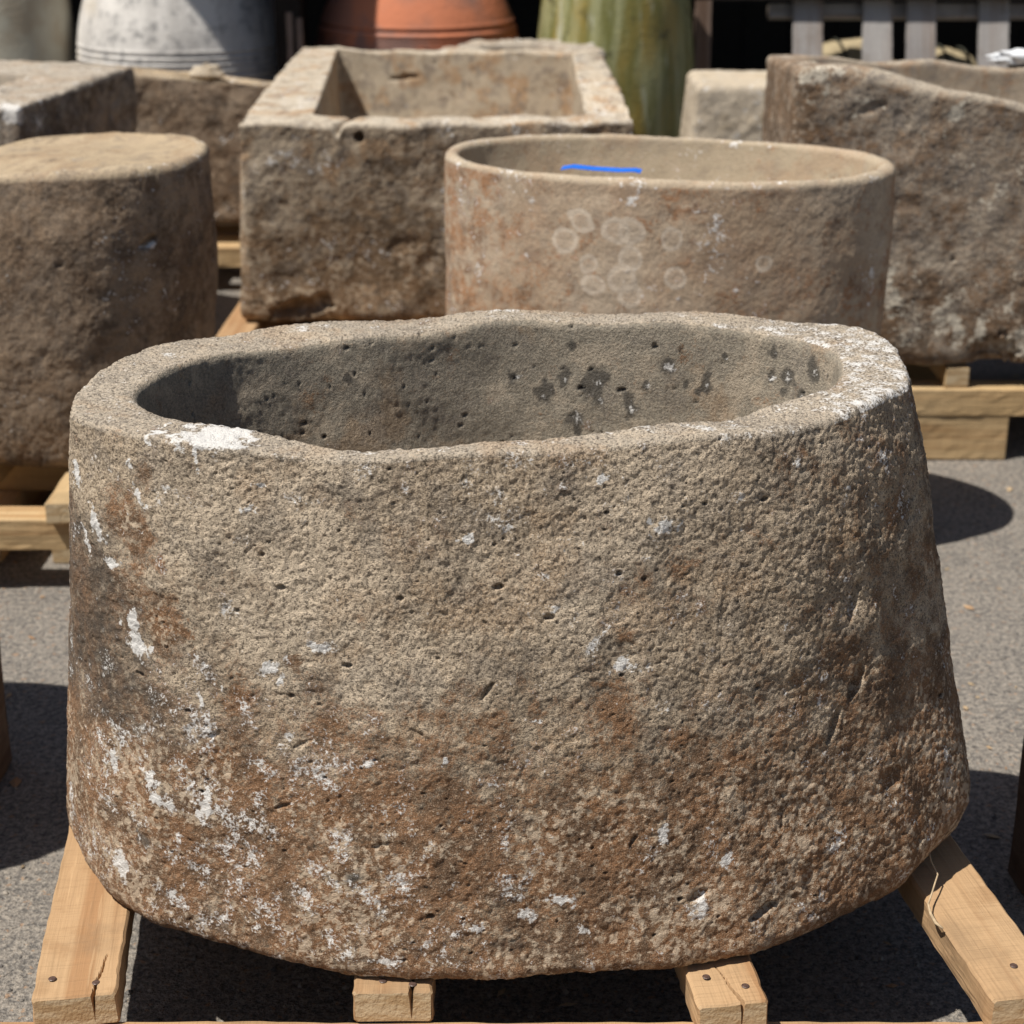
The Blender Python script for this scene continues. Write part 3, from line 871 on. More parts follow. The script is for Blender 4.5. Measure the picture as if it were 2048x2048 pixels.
tag(tub, 'brown stone tub with a sandy pale inside at the left edge', 'stone tub')

# rectangular trough
cr = (-0.200, 5.25)
RO = [(-0.69, 4.44), (0.31, 4.44), (0.289, 5.93), (-0.71, 6.08)]
RI = [(-0.51, 4.56), (0.185, 4.55), (0.195, 5.84), (-0.58, 5.985)]
RB = [(-0.715, 4.46), (0.33, 4.46), (0.30, 5.95), (-0.72, 6.09)]
RF = [(-0.50, 4.62), (0.175, 4.62), (0.185, 5.80), (-0.57, 5.93)]


def zt_rect(x, y):
    z = 0.715 + 0.004 * np.sin(7 * x + 1) + 0.003 * np.sin(29 * x)
    z = z - 0.028 * np.exp(-((x + 0.44) / 0.011) ** 2) * (y < 4.7)
    return z + (0.007 * np.sin(44 * y + 2 * np.sin(9 * y)) + 0.004 * np.sin(83 * y)) * (x > 0.2)


rect = vessel('stone_trough', M['rect'], cr, poly_contour(*cr, RO, 0.012), poly_contour(*cr, RB, 0.012), poly_contour(*cr, RI, 0.01),
              poly_contour(*cr, RF, 0.02), DECK + 0.004, 0.715, 0.36, 1000, (130, 16, 50, 6), front_bias=1.5, rb=0.03, ro=0.012, ri=0.008,
              amp=(0.006, 0.0035, 0.0012, 0.0008), pit=(0.05, 0.10, 0.004, 0.011, 0.012), seed=23,
              gouges=[(-0.385, 4.44, 0.68, 0.0125, 0.04, 0.0125, 0.0, 0.045),
                      (-0.555, 4.45, 0.232, 0.09, 0.06, 0.030, 0.2, 0.035),
                      (-0.28, 4.44, 0.40, 0.05, 0.05, 0.020, 0.3, 0.004), (-0.21, 4.44, 0.36, 0.04, 0.05, 0.024, 0.35, 0.004),
                      (-0.36, 5.93, 0.63, 0.05, 0.08, 0.006, 0.12, 0.02)],
              marks=gen_marks(0.30, 0.14, 0.12, (0.60, 0.36), seed=220, limerim=0.2), zt_fn=zt_rect)
tag(rect, 'long rectangular limestone trough with pale chipped rim in the second row', 'stone trough')

# smooth oval basin with ring marks
co = (0.305, 3.505)
rings_ = [(1085, 428, 24), (1115, 380, 20), (1180, 400, 22), (1205, 395, 24), (1130, 475, 16), (1188, 503, 22), (1278, 410, 18),
          (1290, 492, 18), (1140, 520, 18), (1205, 540, 18), (1205, 455, 20), (1455, 455, 14)]


def marks_oval(P, nn, kd, mk):
    gen_marks(0.24, 0.12, 0.06, (0.62, 0.30), seed=230)(P, nn, kd, mk)
    mk[:, 1] = np.where(kd == 0, np.maximum(mk[:, 1], 0.55 * sstep(0.05, -0.1, P[:, 0])), mk[:, 1])
    out = kd == 0
    mk[:, 2] = 0
    wv = fbm(P, 30.0, 2, 333)
    # pale ring stains left by lichen, in metres on the front wall: (x, z, r)
    for (x, z, r) in OVAL_RINGS:
        e = np.hypot(P[:, 0] - x, P[:, 2] - z) / r * (1 + 0.22 * wv)
        e = np.where(out & (P[:, 1] < 3.5), e, 9)
        ring = np.exp(-((e - 0.85) / 0.22) ** 2)
        mk[:, 2] = np.maximum(mk[:, 2], ring)
        mk[:, 2] = np.maximum(mk[:, 2], 0.45 * (e < 0.85))
    for e in [(0, 0.52, 3.77, 0.795, 0.06, 0.012, 0, 1.0, 0.04)]:
        blob(P, mk, *e)


OVAL_RINGS = [(0.101, 0.676, 0.026), (0.130, 0.717, 0.022), (0.198, 0.700, 0.024), (0.224, 0.703, 0.025), (0.149, 0.634, 0.017), (0.208, 0.609, 0.024),
              (0.299, 0.689, 0.020), (0.309, 0.618, 0.020), (0.159, 0.594, 0.019), (0.224, 0.577, 0.02), (0.223, 0.651, 0.021), (0.472, 0.648, 0.015)]
oval = vessel('oval_basin', M['oval'], co, contour(*co, 0.450, 0.268, -0.25, 2.05), contour(*co, 0.445, 0.27, -0.25, 2.05),
              contour(*co, 0.420, 0.242, -0.25, 2.05), contour(*co, 0.31, 0.16, -0.25, 2.0), DECK + 0.004, 0.795, 0.56, 620, (150, 10, 60, 6),
              front_bias=1.2, rb=0.03, ro=0.013, ri=0.013, amp=(0.005, 0.002, 0.0008, 0.0005), pit=(0.05, 0.05, 0.002, 0.005, 0.007), seed=31, bulge=0.004,
              marks=marks_oval)
tag(oval, 'smooth tan oval basin with pale ring stains and blue tape on its rim', 'stone basin')

# trough on the right with the sloping rim
cq = (1.30, 4.32)
QO = [(0.622, 3.92), (2.0, 3.92), (2.0, 4.68), (0.66, 4.68)]
QB = [(0.64, 3.93), (2.0, 3.93), (2.0, 4.68), (0.67, 4.68)]
QI = [(0.70, 3.965), (1.93, 3.965), (1.93, 4.63), (0.71, 4.63)]
QF = [(0.76, 4.02), (1.85, 4.02), (1.85, 4.57), (0.77, 4.57)]


def zt_q(x, y):
    t = np.clip((x - 0.6) / 0.54, 0, 1.6)
    zfr = 0.924 - 0.060 * t - 0.034 * t ** 1.6
    zbk = 0.856 - 0.022 * t
    s = np.clip((y - 3.92) / 0.76, 0, 1)
    return zfr + (zbk - zfr) * s + 0.006 * np.sin(19 * x)


trough_r = vessel('worn_trough', M['grey'], cq, poly_contour(*cq, QO, 0.05), poly_contour(*cq, QB, 0.05), poly_contour(*cq, QI, 0.05), poly_contour(*cq, QF, 0.05),
                  0.232, 0.9, 0.55, 760, (170, 10, 40, 6), front_bias=1.6, rb=0.035, ro=0.018, ri=0.015, axisdir=-2.4,
                  amp=(0.006, 0.0035, 0.0012, 0.0008), seed=43, pit=(0.05, 0.10, 0.005, 0.014, 0.012),
                  gouges=[(0.80, 3.92, 0.83, 0.03, 0.05, 0.012, 0.4, 0.005), (0.86, 3.92, 0.80, 0.016, 0.05, 0.03, 0.5, 0.005),
                          (1.12, 3.93, 0.26, 0.06, 0.05, 0.05, 0, 0.03)],
                  marks=gen_marks(0.34, 0.16, 0.18, (0.50, 0.36), seed=240,
                                  extra=[(0, 0.66, 3.92, 0.895, 0.035, 0.018, 0, 0.8, 0.05), (0, 0.985, 3.92, 0.815, 0.016, 0.020, -0.6, 1.1, 0.05),
                                         (0, 0.86, 3.93, 0.43, 0.02, 0.035, 0.2, 1.0, 0.05), (0, 0.885, 3.93, 0.395, 0.012, 0.03, 0.5, 0.95, 0.05),
                                         (0, 1.03, 3.93, 0.33, 0.02, 0.05, 0.3, 0.75, 0.05), (0, 1.09, 3.93, 0.31, 0.012, 0.04, 0.1, 0.8, 0.05), (0, 0.93, 3.93, 0.36, 0.03, 0.04, 0.5, 0.62, 0.06), (0, 1.00, 3.93, 0.36, 0.03, 0.05, -0.3, 0.65, 0.06), (0, 1.13, 3.93, 0.37, 0.04, 0.03, 0.2, 0.6, 0.06), (0, 1.18, 3.93, 0.30, 0.03, 0.05, 0.1, 0.7, 0.06), (0, 1.05, 3.93, 0.28, 0.04, 0.025, 0.1, 0.6, 0.06),
                                         (1, 0.63, 4.3, 0.7, 0.05, 0.5, 0, 0.9, 0.5)]), zt_fn=zt_q)
tag(trough_r, 'grey brown worn stone trough with a sloping rim at the right edge', 'stone trough')

# block trough at the left edge
cl = (-1.62, 4.83)
LO = [(-1.240, 4.46), (-1.112, 5.25), (-2.0, 5.69), (-2.12, 4.66)]


def shrink(pts, c, d):
    out = []
    for (x, y) in pts:
        dx, dy = c[0] - x, c[1] - y
        L = math.hypot(dx, dy)
        out.append((x + dx / L * d, y + dy / L * d))
    return out


lb = vessel('block_trough', M['dull'], cl, poly_contour(*cl, LO, 0.02), poly_contour(*cl, shrink(LO, cl, 0.02), 0.02), poly_contour(*cl, shrink(LO, cl, 0.30), 0.03),
            poly_contour(*cl, shrink(LO, cl, 0.38), 0.03), DECK + 0.01, 0.75, 0.6, 700, (110, 40, 20, 6), rb=0.03, ro=0.012, ri=0.02, front_bias=1.0, axisdir=-0.7,
            amp=(0.010, 0.007, 0.003, 0.0015), seed=53, pit=(0.05, 0.12, 0.005, 0.014, 0.012),
            marks=gen_marks(0.5, 0.08, 0.02, seed=250, extra=[(0, -1.255, 4.47, 0.735, 0.04, 0.03, 0, 1.1, 0.06)]))
tag(lb, 'grey block trough with dark shaded side at the upper left', 'stone trough')

# thick slab between the block trough and the rectangular trough
cs_ = (-1.16, 5.78)
slab = vessel('stone_slab', M['tub'], cs_, contour(*cs_, 0.50, 0.065, -0.10, 3.2), contour(*cs_, 0.48, 0.09, -0.10, 3.0), contour(*cs_, 0.2, 0.02, -0.10, 2.6),
              contour(*cs_, 0.15, 0.012, -0.10, 2.6), DECK + 0.008, 0.675, 0.668, 420, (110, 8, 8, 4), front_bias=1.5, rb=0.02, ro=0.012, ri=0.01,
              amp=(0.008, 0.004, 0.0018, 0.001), pit=None, seed=61, marks=gen_marks(0.35, 0.05, 0.1, (0.42, 0.3), seed=260),
              gouges=[(-1.01, 5.65, 0.61, 0.022, 0.05, 0.010, -0.5, 0.02)], zt_fn=lambda x, y: 0.662 - 0.07 * np.clip(x + 1.1, -0.25, 1))
tag(slab, 'rough brown stone slab in front of the white jar', 'stone slab')
chip = vessel('stone_chip', M['cream'], (-0.985, 5.765), contour(0, 0, 0.046, 0.024, 0, 2.2), contour(0, 0, 0.060, 0.032, 0, 2.5), contour(0, 0, 0.02, 0.012), contour(0, 0, 0.01, 0.006),
              0.654, 0.692, 0.690, 40, (10, 3, 3, 2), rb=0.008, ro=0.01, ri=0.004, amp=(0.004, 0.004, 0.002, 0.0005), pit=None, seed=66, marks=gen_marks(0.2, 0.1, seed=261))
tag(chip, 'small tan stone chip lying on the brown slab', 'stone chip')

# pale cream block behind the oval basin
cp = (0.78, 5.78)
PO = [(0.575, 5.62), (0.96, 5.62), (0.96, 5.98), (0.575, 5.98)]
pb = vessel('cream_block', M['cream'], cp, poly_contour(*cp, shrink(PO, cp, 0.005), 0.08), poly_contour(*cp, shrink(PO, cp, -0.03), 0.08), poly_contour(*cp, shrink(PO, cp, 0.2), 0.1),
            poly_contour(*cp, shrink(PO, cp, 0.22), 0.1), DECK + 0.004, 0.652, 0.6515, 300, (80, 10, 10, 5), rb=0.02, ro=0.032, ri=0.002, front_bias=1.5,
            amp=(0.006, 0.003, 0.0014, 0.0008), pit=(0.05, 0.15, 0.004, 0.012, 0.012), seed=71, marks=gen_marks(0.05, 0.1, 0.05, seed=270))
tag(pb, 'cream coloured stone block standing beside the green glazed jar', 'stone block')

# grey stone behind the long trough
cg = (0.03, 6.50)
gs = vessel('grey_stone', M['dull'], cg, contour(*cg, 0.30, 0.24, 0.1, 2.6), contour(*cg, 0.29, 0.24, 0.1, 2.6), contour(*cg, 0.16, 0.12), contour(*cg, 0.14, 0.1), 0.001, 0.655, 0.62,
            300, (60, 12, 12, 4), rb=0.02, ro=0.02, ri=0.02, amp=(0.012, 0.01, 0.005, 0.002), seed=75, marks=gen_marks(0.05, 0.12, 0.2, seed=275))
tag(gs, 'low grey stone showing just above the far rim of the long trough', 'stone block')

# basin on the left, outside the frame, whose shade falls across the asphalt
cx_ = (-1.39, 2.26)
ob = vessel('shading_basin', M['tub'], cx_, contour(*cx_, 0.42, 0.32, 0.05, 3.2), contour(*cx_, 0.44, 0.33, 0.05, 3.2), contour(*cx_, 0.36, 0.27, 0.05, 2.6), contour(*cx_, 0.3, 0.22, 0.05, 2.6),
            DECK + 0.006, 0.80, 0.5, 220, (60, 8, 20, 4), rb=0.03, ro=0.02, ri=0.02, amp=AMP2, seed=83, marks=gen_marks(0.3, 0.1, seed=280))
tag(ob, 'brown stone basin just outside the left edge, shading the asphalt', 'stone basin')


def pallet(label, x0, x1, yf, yb, deck, nboards, mat, seed, grp='wooden pallets under the stone troughs', mat2=None, bw=0.09, runner=True):
    """boards along y on three stringers along x on three runners along y"""
    p = empty('pallet', ((x0 + x1) / 2, (yf + yb) / 2, 0))
    tag(p, label, 'pallet', grp)
    ox, oy = -(x0 + x1) / 2, -(yf + yb) / 2
    for k in range(nboards):
        xx = x0 + bw / 2 + (x1 - x0 - bw) * k / (nboards - 1)
        board('deck_board', p, (xx + ox, yf + oy, deck - 0.042), random.uniform(-0.03, 0.03), bw, yb - yf, 0.042, mat, seed + k, ny=14)
    for k in range(3):
        yy = yf + 0.06 + (yb - yf - 0.12) * k / 2
        board('stringer', p, (x0 + ox, yy + oy, deck - 0.1085), -math.pi / 2, 0.075, x1 - x0, 0.066, mat2 or mat, seed + 20 + k, ny=20)
    if runner:
        for k in range(3):
            xx = x0 + 0.08 + (x1 - x0 - 0.16) * k / 2
            board('runner', p, (xx + ox, yf + 0.16 + oy, 0.001), 0, 0.10, yb - yf - 0.20, deck - 0.11, mat2 or mat, seed + 30 + k, ny=14)
    return p


pallet('pine pallet under the brown stone tub at the left edge', -1.38, -0.81, 3.14, 3.92, DECK + 0.005, 3, M['pine2'], 101)
pallet('pine pallet under the long rectangular trough', -0.76, 0.36, 4.34, 6.15, DECK, 5, M['pine'], 121)
pallet('pine pallet hidden under the smooth oval basin', -0.16, 0.74, 3.22, 3.82, DECK, 4, M['pine2'], 141)
pallet('pine pallet under the block trough and slab at the upper left', -2.1, -1.12, 4.42, 5.35, DECK, 4, M['pine2'], 161)
pallet('pale pallet carrying the brown stone slab', -1.7, -0.72, 5.52, 5.98, DECK, 4, M['pine2'], 181)
pallet('pine pallet under the cream stone block', 0.55, 1.0, 5.58, 6.0, DECK, 3, M['pine2'], 191)
pl = empty('pallet', (-1.39, 2.26, 0))
tag(pl, 'brown weathered pallet whose beam end enters at the left edge', 'pallet', 'wooden pallets under the stone troughs')
for k, yy in enumerate((-0.22, 0.0, 0.22)):
    board('deck_board', pl, (-0.5, yy, DECK - 0.03), -math.pi / 2, 0.10, 0.90, 0.03, M['oldwood'], 301 + k, ny=14)
for k, xx in enumerate((-0.42, 0.0, 0.35)):
    board('stringer', pl, (xx, -0.30, 0.001), 0, 0.09, 0.62, DECK - 0.032, M['oldwood'], 311 + k, ny=14)
bl = board('beam_end', pl, (0.545, 0.11, 0.001), 0, 0.075, 0.12, 0.262, M['oldwood'], 321)

# pallet under the right-hand trough, built as the photograph shows it
pr = empty('pallet', (1.35, 4.2, 0))
tag(pr, 'pale pine pallet of stacked beams under the sloping right trough', 'pallet', 'wooden pallets under the stone troughs')
board('stringer', pr, (-0.75, -0.235, 0.112), -math.pi / 2, 0.075, 1.45, 0.066, M['pine2'], 331)
board('stringer', pr, (-0.75, 0.38, 0.112), -math.pi / 2, 0.075, 1.45, 0.066, M['pine2'], 332)
board('block', pr, (-0.55, -0.235, 0.001), -math.pi / 2, 0.075, 0.375, 0.110, M['pine2'], 333)
board('block', pr, (-0.55, 0.38, 0.001), -math.pi / 2, 0.075, 0.375, 0.110, M['pine2'], 334)
board('block', pr, (0.30, -0.235, 0.001), -math.pi / 2, 0.075, 0.37, 0.110, M['pine2'], 335)
board('block', pr, (0.30, 0.38, 0.001), -math.pi / 2, 0.075, 0.37, 0.110, M['pine2'], 336)
board('deck_board', pr, (-0.305, -0.265, 0.1795), 0.02, 0.056, 0.72, 0.048, M['pine2'], 337)
board('deck_board', pr, (0.25, -0.20, 0.1795), 0, 0.09, 0.66, 0.048, M['pine2'], 338)
board('deck_board', pr, (-0.60, -0.20, 0.1795), 0, 0.09, 0.66, 0.048, M['pine2'], 339)

# beam end at the right edge
pe = empty('pallet', (1.088, 2.12, 0))
tag(pe, 'dark weathered pallet with its beam end at the right edge', 'pallet', 'wooden pallets under the stone troughs')
board('beam_end', pe, (-0.312, -0.07, 0.002), 0.1, 0.095, 0.12, 0.262, M['oldwood'], 341)
board('deck_board', pe, (-0.20, 0.12, 0.16), -math.pi / 2, 0.10, 0.8, 0.03, M['oldwood'], 342)
board('deck_board', pe, (-0.12, 0.30, 0.16), -math.pi / 2, 0.10, 0.8, 0.03, M['oldwood'], 343)
board('stringer', pe, (-0.15, 0.052, 0.002), 0, 0.09, 0.36, 0.157, M['oldwood'], 344)
board('stringer', pe, (0.38, 0.052, 0.002), 0, 0.09, 0.36, 0.157, M['oldwood'], 345)


# ------------------------------------------------------------------ tape, root, cloth
def strip(name, pts, width_dir, mat, thick=0.0012):
    """folded ribbon following pts with a width vector"""
    V, F = [], []
    for p in pts:
        p = Vector(p)
        for s in (0, 1):
            for h in (0, thick):
                V.append(p + Vector(width_dir) * s + Vector((0, 0, h)))
    for k in range(len(pts) - 1):
        a, b = 4 * k, 4 * k + 4
        F += [(a + 1, a + 3, b + 3, b + 1), (a, b, b + 2, a + 2), (a, a + 1, b + 1, b), (a + 2, b + 2, b + 3, a + 3)]
    F += [(0, 2, 3, 1), (4 * len(pts) - 4, 4 * len(pts) - 3, 4 * len(pts) - 1, 4 * len(pts) - 2)]
    return mesh_py(name, V, F, mat)


tp = strip('tape_strip', [(0.092, 3.320, 0.802), (0.112, 3.312, 0.8065), (0.15, 3.304, 0.804), (0.20, 3.292, 0.803), (0.228, 3.286, 0.8045), (0.240, 3.284, 0.802)],
           (0.006, 0.026, 0.002), M['tape'])
tag(tp, 'strip of bright blue tape stuck on the rim of the smooth oval basin', 'tape')


def tube(name, pts, radii, mat, parent=None, n=8):
    V, F = [], []
    pts = [Vector(p) for p in pts]
    for i, p in enumerate(pts):
        d = (pts[min(i + 1, len(pts) - 1)] - pts[max(i - 1, 0)]).normalized()
        a = d.orthogonal().normalized()
        if i:
            a = (pa - d * pa.dot(d)).normalized()
        pa = a
        b = d.cross(a)
        for k in range(n):
            t = 2 * math.pi * k / n
            V.append(p + (a * math.cos(t) + b * math.sin(t)) * radii[i])
    for i in range(len(pts) - 1):
        for k in range(n):
            F.append((i * n + k, i * n + (k + 1) % n, (i + 1) * n + (k + 1) % n, (i + 1) * n + k))
    F += [tuple(range(n))[::-1], tuple(range((len(pts) - 1) * n, len(pts) * n))]
    return mesh_py(name, V, F, mat, parent, True)


rt = tube('root_strand', [(0.515, 1.862, 0.232), (0.517, 1.852, 0.220), (0.523, 1.838, 0.210), (0.516, 1.822, 0.208), (0.509, 1.806, 0.204),
                          (0.500, 1.785, 0.203), (0.499, 1.766, 0.202), (0.503, 1.756, 0.1965), (0.510, 1.748, 0.194)],
          [0.0009, 0.0011, 0.0011, 0.001, 0.0011, 0.0013, 0.0019, 0.0021, 0.0012], M['root'])
tag(rt, 'thin dry root strand hanging from the big basin onto the right board', 'root')

# white cloth folded on the back rim of the right trough
def lump(name, c, s, mat, seed, n=40, m=20, amp=0.12, parent=None, p=2.4):
    V = []
    for j in range(m + 1):
        ph = -math.pi / 2 + math.pi * j / m
        for i in range(n):
            th = 2 * math.pi * i / n
            f = lambda v: math.copysign(abs(v) ** (2 / p), v)
            V.append((c[0] + s[0] * f(math.cos(ph)) * f(math.cos(th)), c[1] + s[1] * f(math.cos(ph)) * f(math.sin(th)), c[2] + s[2] * f(math.sin(ph))))
    V = np.array(V, np.float32)
    q = (V - np.array(c, np.float32))
    V = np.array(c, np.float32) + q * (1 + amp * fbm(V, 1.6 / min(s), 3, seed))[:, None]
    idx = np.arange((m + 1) * n).reshape(m + 1, n)
    a = idx[:-1]
    F = np.stack([a, np.roll(a, -1, 1), np.roll(idx[1:], -1, 1), idx[1:]], 2).reshape(-1, 4)
    return mesh_np(name, V, F, mat, parent)


wc = lump('white_cloth', (1.395, 4.675, 0.848), (0.14, 0.035, 0.020), M['white'], 5, amp=0.25)
tag(wc, 'folded white cloth lying on the far rim of the right trough', 'cloth')


# ------------------------------------------------------------------ jars
def jar_mat(name, kind):
    k = NT(name, 0.85 if kind != 'green' else 0.35, 0.3)
    if kind == 'white':
        st_ = k.noise(9, 5, 0.65, src=k.mapping((1, 1, 0.22)))
        bl_ = k.noise(22, 5, 0.7)
        c = k.mix(k.ramp(st_, 0.35, 0.62), (0.72, 0.69, 0.65), (0.54, 0.515, 0.485))
        c = k.mix(k.ramp(bl_, 0.5, 0.68, 0, 0.75), c, (0.20, 0.195, 0.195))
        c = k.mix(k.ramp(k.noise(5, 4), 0.55, 0.72, 0, 0.6), c, (0.52, 0.45, 0.35))
    elif kind == 'terracotta':
        a = k.noise(5, 3, 0.5)
        c = k.mix(k.ramp(a, 0.40, 0.58), (0.56, 0.20, 0.105), (0.42, 0.175, 0.11))
        c = k.mix(k.ramp(k.noise(3.4, 3), 0.54, 0.62, 0, 0.8), c, (0.235, 0.155, 0.135))
    elif kind == 'green':
        s1 = k.noise(24, 4, 0.6, src=k.mapping((1, 1, 0.09)))
        s2 = k.noise(9, 4, 0.6, src=k.mapping((1, 1, 0.3)))
        c = k.mix(k.ramp(s1, 0.38, 0.62), (0.155, 0.155, 0.05), (0.30, 0.30, 0.155))
        c = k.mix(k.ramp(s2, 0.45, 0.7, 0, 0.75), c, (0.34, 0.24, 0.06))
        c = k.mix(k.ramp(k.noise(30, 3, 0.6, src=k.mapping((1, 1, 0.12), loc=(3, 1, 2))), 0.58, 0.7, 0, 0.7), c, (0.44, 0.46, 0.36))
        c = k.mix(k.ramp(k.noise(14, 4, 0.65), 0.56, 0.72, 0, 0.8), c, (0.055, 0.055, 0.03))
    else:
        c = k.mix(k.ramp(k.noise(7, 4), 0.4, 0.65), (0.44, 0.42, 0.345), (0.36, 0.31, 0.235))
    h = k.noise(60, 4)
    return k.done(c, k.bump(h, 0.003))


def jar(name, label, x, y, prof, mat, grooves=(), ears=False):
    """lathe jar with a hollow mouth; prof: (radius, z)"""
    zs = np.array([p[1] for p in prof])
    rs = np.array([p[0] for p in prof])
    zz = np.linspace(zs[0], zs[-1], 260)
    # smooth through the profile points
    rr = np.interp(zz, zs, rs)
    ker = np.hanning(41)
    ker /= ker.sum()
    pad = np.concatenate([2 * rr[0] - rr[20:0:-1], rr, 2 * rr[-1] - rr[-2:-22:-1]])
    rr = np.convolve(pad, ker, 'valid')
    for gz in grooves:
        rr = rr - 0.009 * np.exp(-((zz - gz) / 0.0055) ** 2) + 0.003 * np.exp(-((zz - gz - 0.012) / 0.005) ** 2)
    n = 96
    prof2 = [(0.002, zz[0])] + list(zip(rr, zz))
    top = rr[-1]
    prof2 += [(top - 0.01, zz[-1] + 0.006), (top - 0.03, zz[-1] - 0.004), (top - 0.04, zz[-1] - 0.06), (top + 0.02, zz[-1] - 0.2), (top + 0.02, 0.1), (0.002, 0.08)]
    V = np.array([[(r * math.cos(2 * math.pi * i / n), r * math.sin(2 * math.pi * i / n), z) for i in range(n)] for r, z in prof2]).reshape(-1, 3)
    nr = V * (1, 1, 0)
    nr = nr / np.maximum(np.linalg.norm(nr, axis=1, keepdims=True), 1e-6)
    V = V + nr * (0.006 * fbm(V.astype(np.float32), 3.0, 2, int(abs(x) * 100)))[:, None]
    idx = np.arange(len(prof2) * n).reshape(-1, n)
    a = idx[:-1]
    F = np.stack([a, np.roll(a, -1, 1), np.roll(idx[1:], -1, 1), idx[1:]], 2).reshape(-1, 4)
    o = mesh_np(name, V, F, mat)
    o.location = (x, y, 0.001)
    return tag(o, label, 'jar', 'large clay jars along the shed')


jar('clay_jar', 'whitish grey weathered clay jar with rings of grooves behind the slab', -1.315, 7.2,
    [(0.27, 0), (0.36, 0.2), (0.415, 0.42), (0.42, 0.54), (0.395, 0.70), (0.35, 0.85), (0.25, 1.0), (0.17, 1.08), (0.19, 1.16)],
    jar_mat('white_clay', 'white'), (0.50, 0.523, 0.546, 0.569, 0.592))
jar('clay_jar', 'orange terracotta jar with grooved bands behind the long trough', -0.373, 7.2,
    [(0.26, 0), (0.36, 0.2), (0.42, 0.42), (0.412, 0.59), (0.385, 0.70), (0.33, 0.82), (0.23, 0.98), (0.16, 1.06), (0.18, 1.13)],
    jar_mat('terracotta_clay', 'terracotta'), (0.615, 0.632, 0.649, 0.680))
jar('clay_jar', 'tall green and ochre glazed jar beside the long trough', 0.395, 6.9,
    [(0.24, 0), (0.295, 0.15), (0.31, 0.33), (0.305, 0.55), (0.282, 0.79), (0.24, 0.98), (0.17, 1.1), (0.13, 1.16), (0.15, 1.24)],
    jar_mat('green_glaze', 'green'), (0.20,))
jar('clay_jar', 'smooth sage and cream jar at the top left corner', -2.03, 7.2,
    [(0.22, 0), (0.27, 0.2), (0.29, 0.5), (0.275, 0.76), (0.25, 0.9), (0.16, 1.05), (0.13, 1.12), (0.15, 1.2)],
    jar_mat('cream_clay', 'cream'))

# ------------------------------------------------------------------ grey upright pallet, sacks
rk = empty('upright_pallet', (1.55, 6.765, 0.008))
rk.rotation_euler.x = -0.34
tag(rk, 'grey weathered slatted pallet leaning upright under the shed', 'pallet')
for k, (xa, xb) in enumerate(((1.086, 1.204), (1.356, 1.471), (1.527, 1.640), (1.806, 1.922), (2.02, 2.13))):
    o = board('slat', rk, ((xa + xb) / 2 - 1.55, 0.0, 0.0), 0, xb - xa, 0.83, 0.02, M['greywood'], 401 + k, rx=math.pi / 2)
for k, (zb_, hh) in enumerate(((0.757, 0.055), (0.36, 0.06), (0.03, 0.06))):
    board('rail', rk, (-0.55, 0.045, zb_ - 0.0), -math.pi / 2, 0.05, 1.2, hh, M['greywood'], 411 + k, ry=0.0)


def sack(label, c, s, rope_x, seed):
    root = empty('sack', (c[0], c[1], 0.0))
    tag(root, label, 'sack', 'beige sacks behind the upright pallet')
    lump('body', (0, 0, c[2]), s, M['sack'], seed, amp=0.10, parent=root)
    for rx in rope_x:
        pts = []
        for j in range(25):
            a = -0.3 + (math.pi + 0.6) * j / 24
            q = abs(rx / s[0])
            k = (1 - q ** 2.4) ** (1 / 2.4) * 1.03
            f = lambda v: math.copysign(abs(v) ** (2 / 2.4), v)
            pts.append((rx + 0.05 * math.cos(a), -s[1] * k * f(math.cos(a)), c[2] + s[2] * k * f(math.sin(a))))
        tube('rope', pts, [0.005] * 25, M['rope'], root)


sack('roped beige sack left behind the grey upright pallet', (1.36, 7.20, 0.31), (0.21, 0.13, 0.305), (-0.07, 0.04), 3)
sack('low roped beige sack right behind the grey upright pallet', (1.72, 7.20, 0.295), (0.19, 0.13, 0.29), (-0.02, 0.07), 8)

# ------------------------------------------------------------------ open shed behind
sh = empty('shed', (0, 8.5, 0))
tag(sh, 'dark open timber shed behind the jars', 'shed')


def plain_box(name, parent, x0, x1, y0, y1, z0, z1, mat):
    V = [(x, y, z) for x in (x0, x1) for y in (y0, y1) for z in (z0, z1)]
    F = [(0, 1, 3, 2), (4, 6, 7, 5), (0, 4, 5, 1), (2, 3, 7, 6), (0, 2, 6, 4), (1, 5, 7, 3)]
    return mesh_py(name, V, F, mat, parent)


for k in range(48):
    xx = -6.0 + 0.25 * k
    plain_box('wall_plank', sh, xx, xx + 0.243, 1.25 + 0.004 * (k % 3), 1.28, 0.0, 2.9, M['darkwood'])
plain_box('back_wall', sh, -6.0, 6.0, 1.285, 1.30, 0, 2.9, M['darkwood'])
plain_box('beam', sh, 0.60, 2.9, -1.533, -1.45, 0.785, 0.85, M['darkwood'])
plain_box('side_wall', sh, -6.05, -6.0, -0.6, 1.3, 0, 2.9, M['darkwood'])
plain_box('side_wall', sh, 6.0, 6.05, -0.6, 1.3, 0, 2.9, M['darkwood'])
ROOF = [(-6.2, 1.4), (6.2, 1.4), (6.2, -1.75), (-1.10, -1.75), (-1.30, -2.02), (-1.52, -2.30), (-1.82, -2.24), (-2.35, -1.75), (-6.2, -1.5)]  # unseen roof; front edge bulge added and shaped to shade the jars
nR = len(ROOF)
V = [(x, y, 2.5) for x, y in ROOF] + [(x, y, 2.54) for x, y in ROOF]
F = [tuple(range(nR))[::-1], tuple(range(nR, 2 * nR))] + [(k, (k + 1) % nR, nR + (k + 1) % nR, nR + k) for k in range(nR)]
mesh_py('roof', V, F, M['roof'], sh)
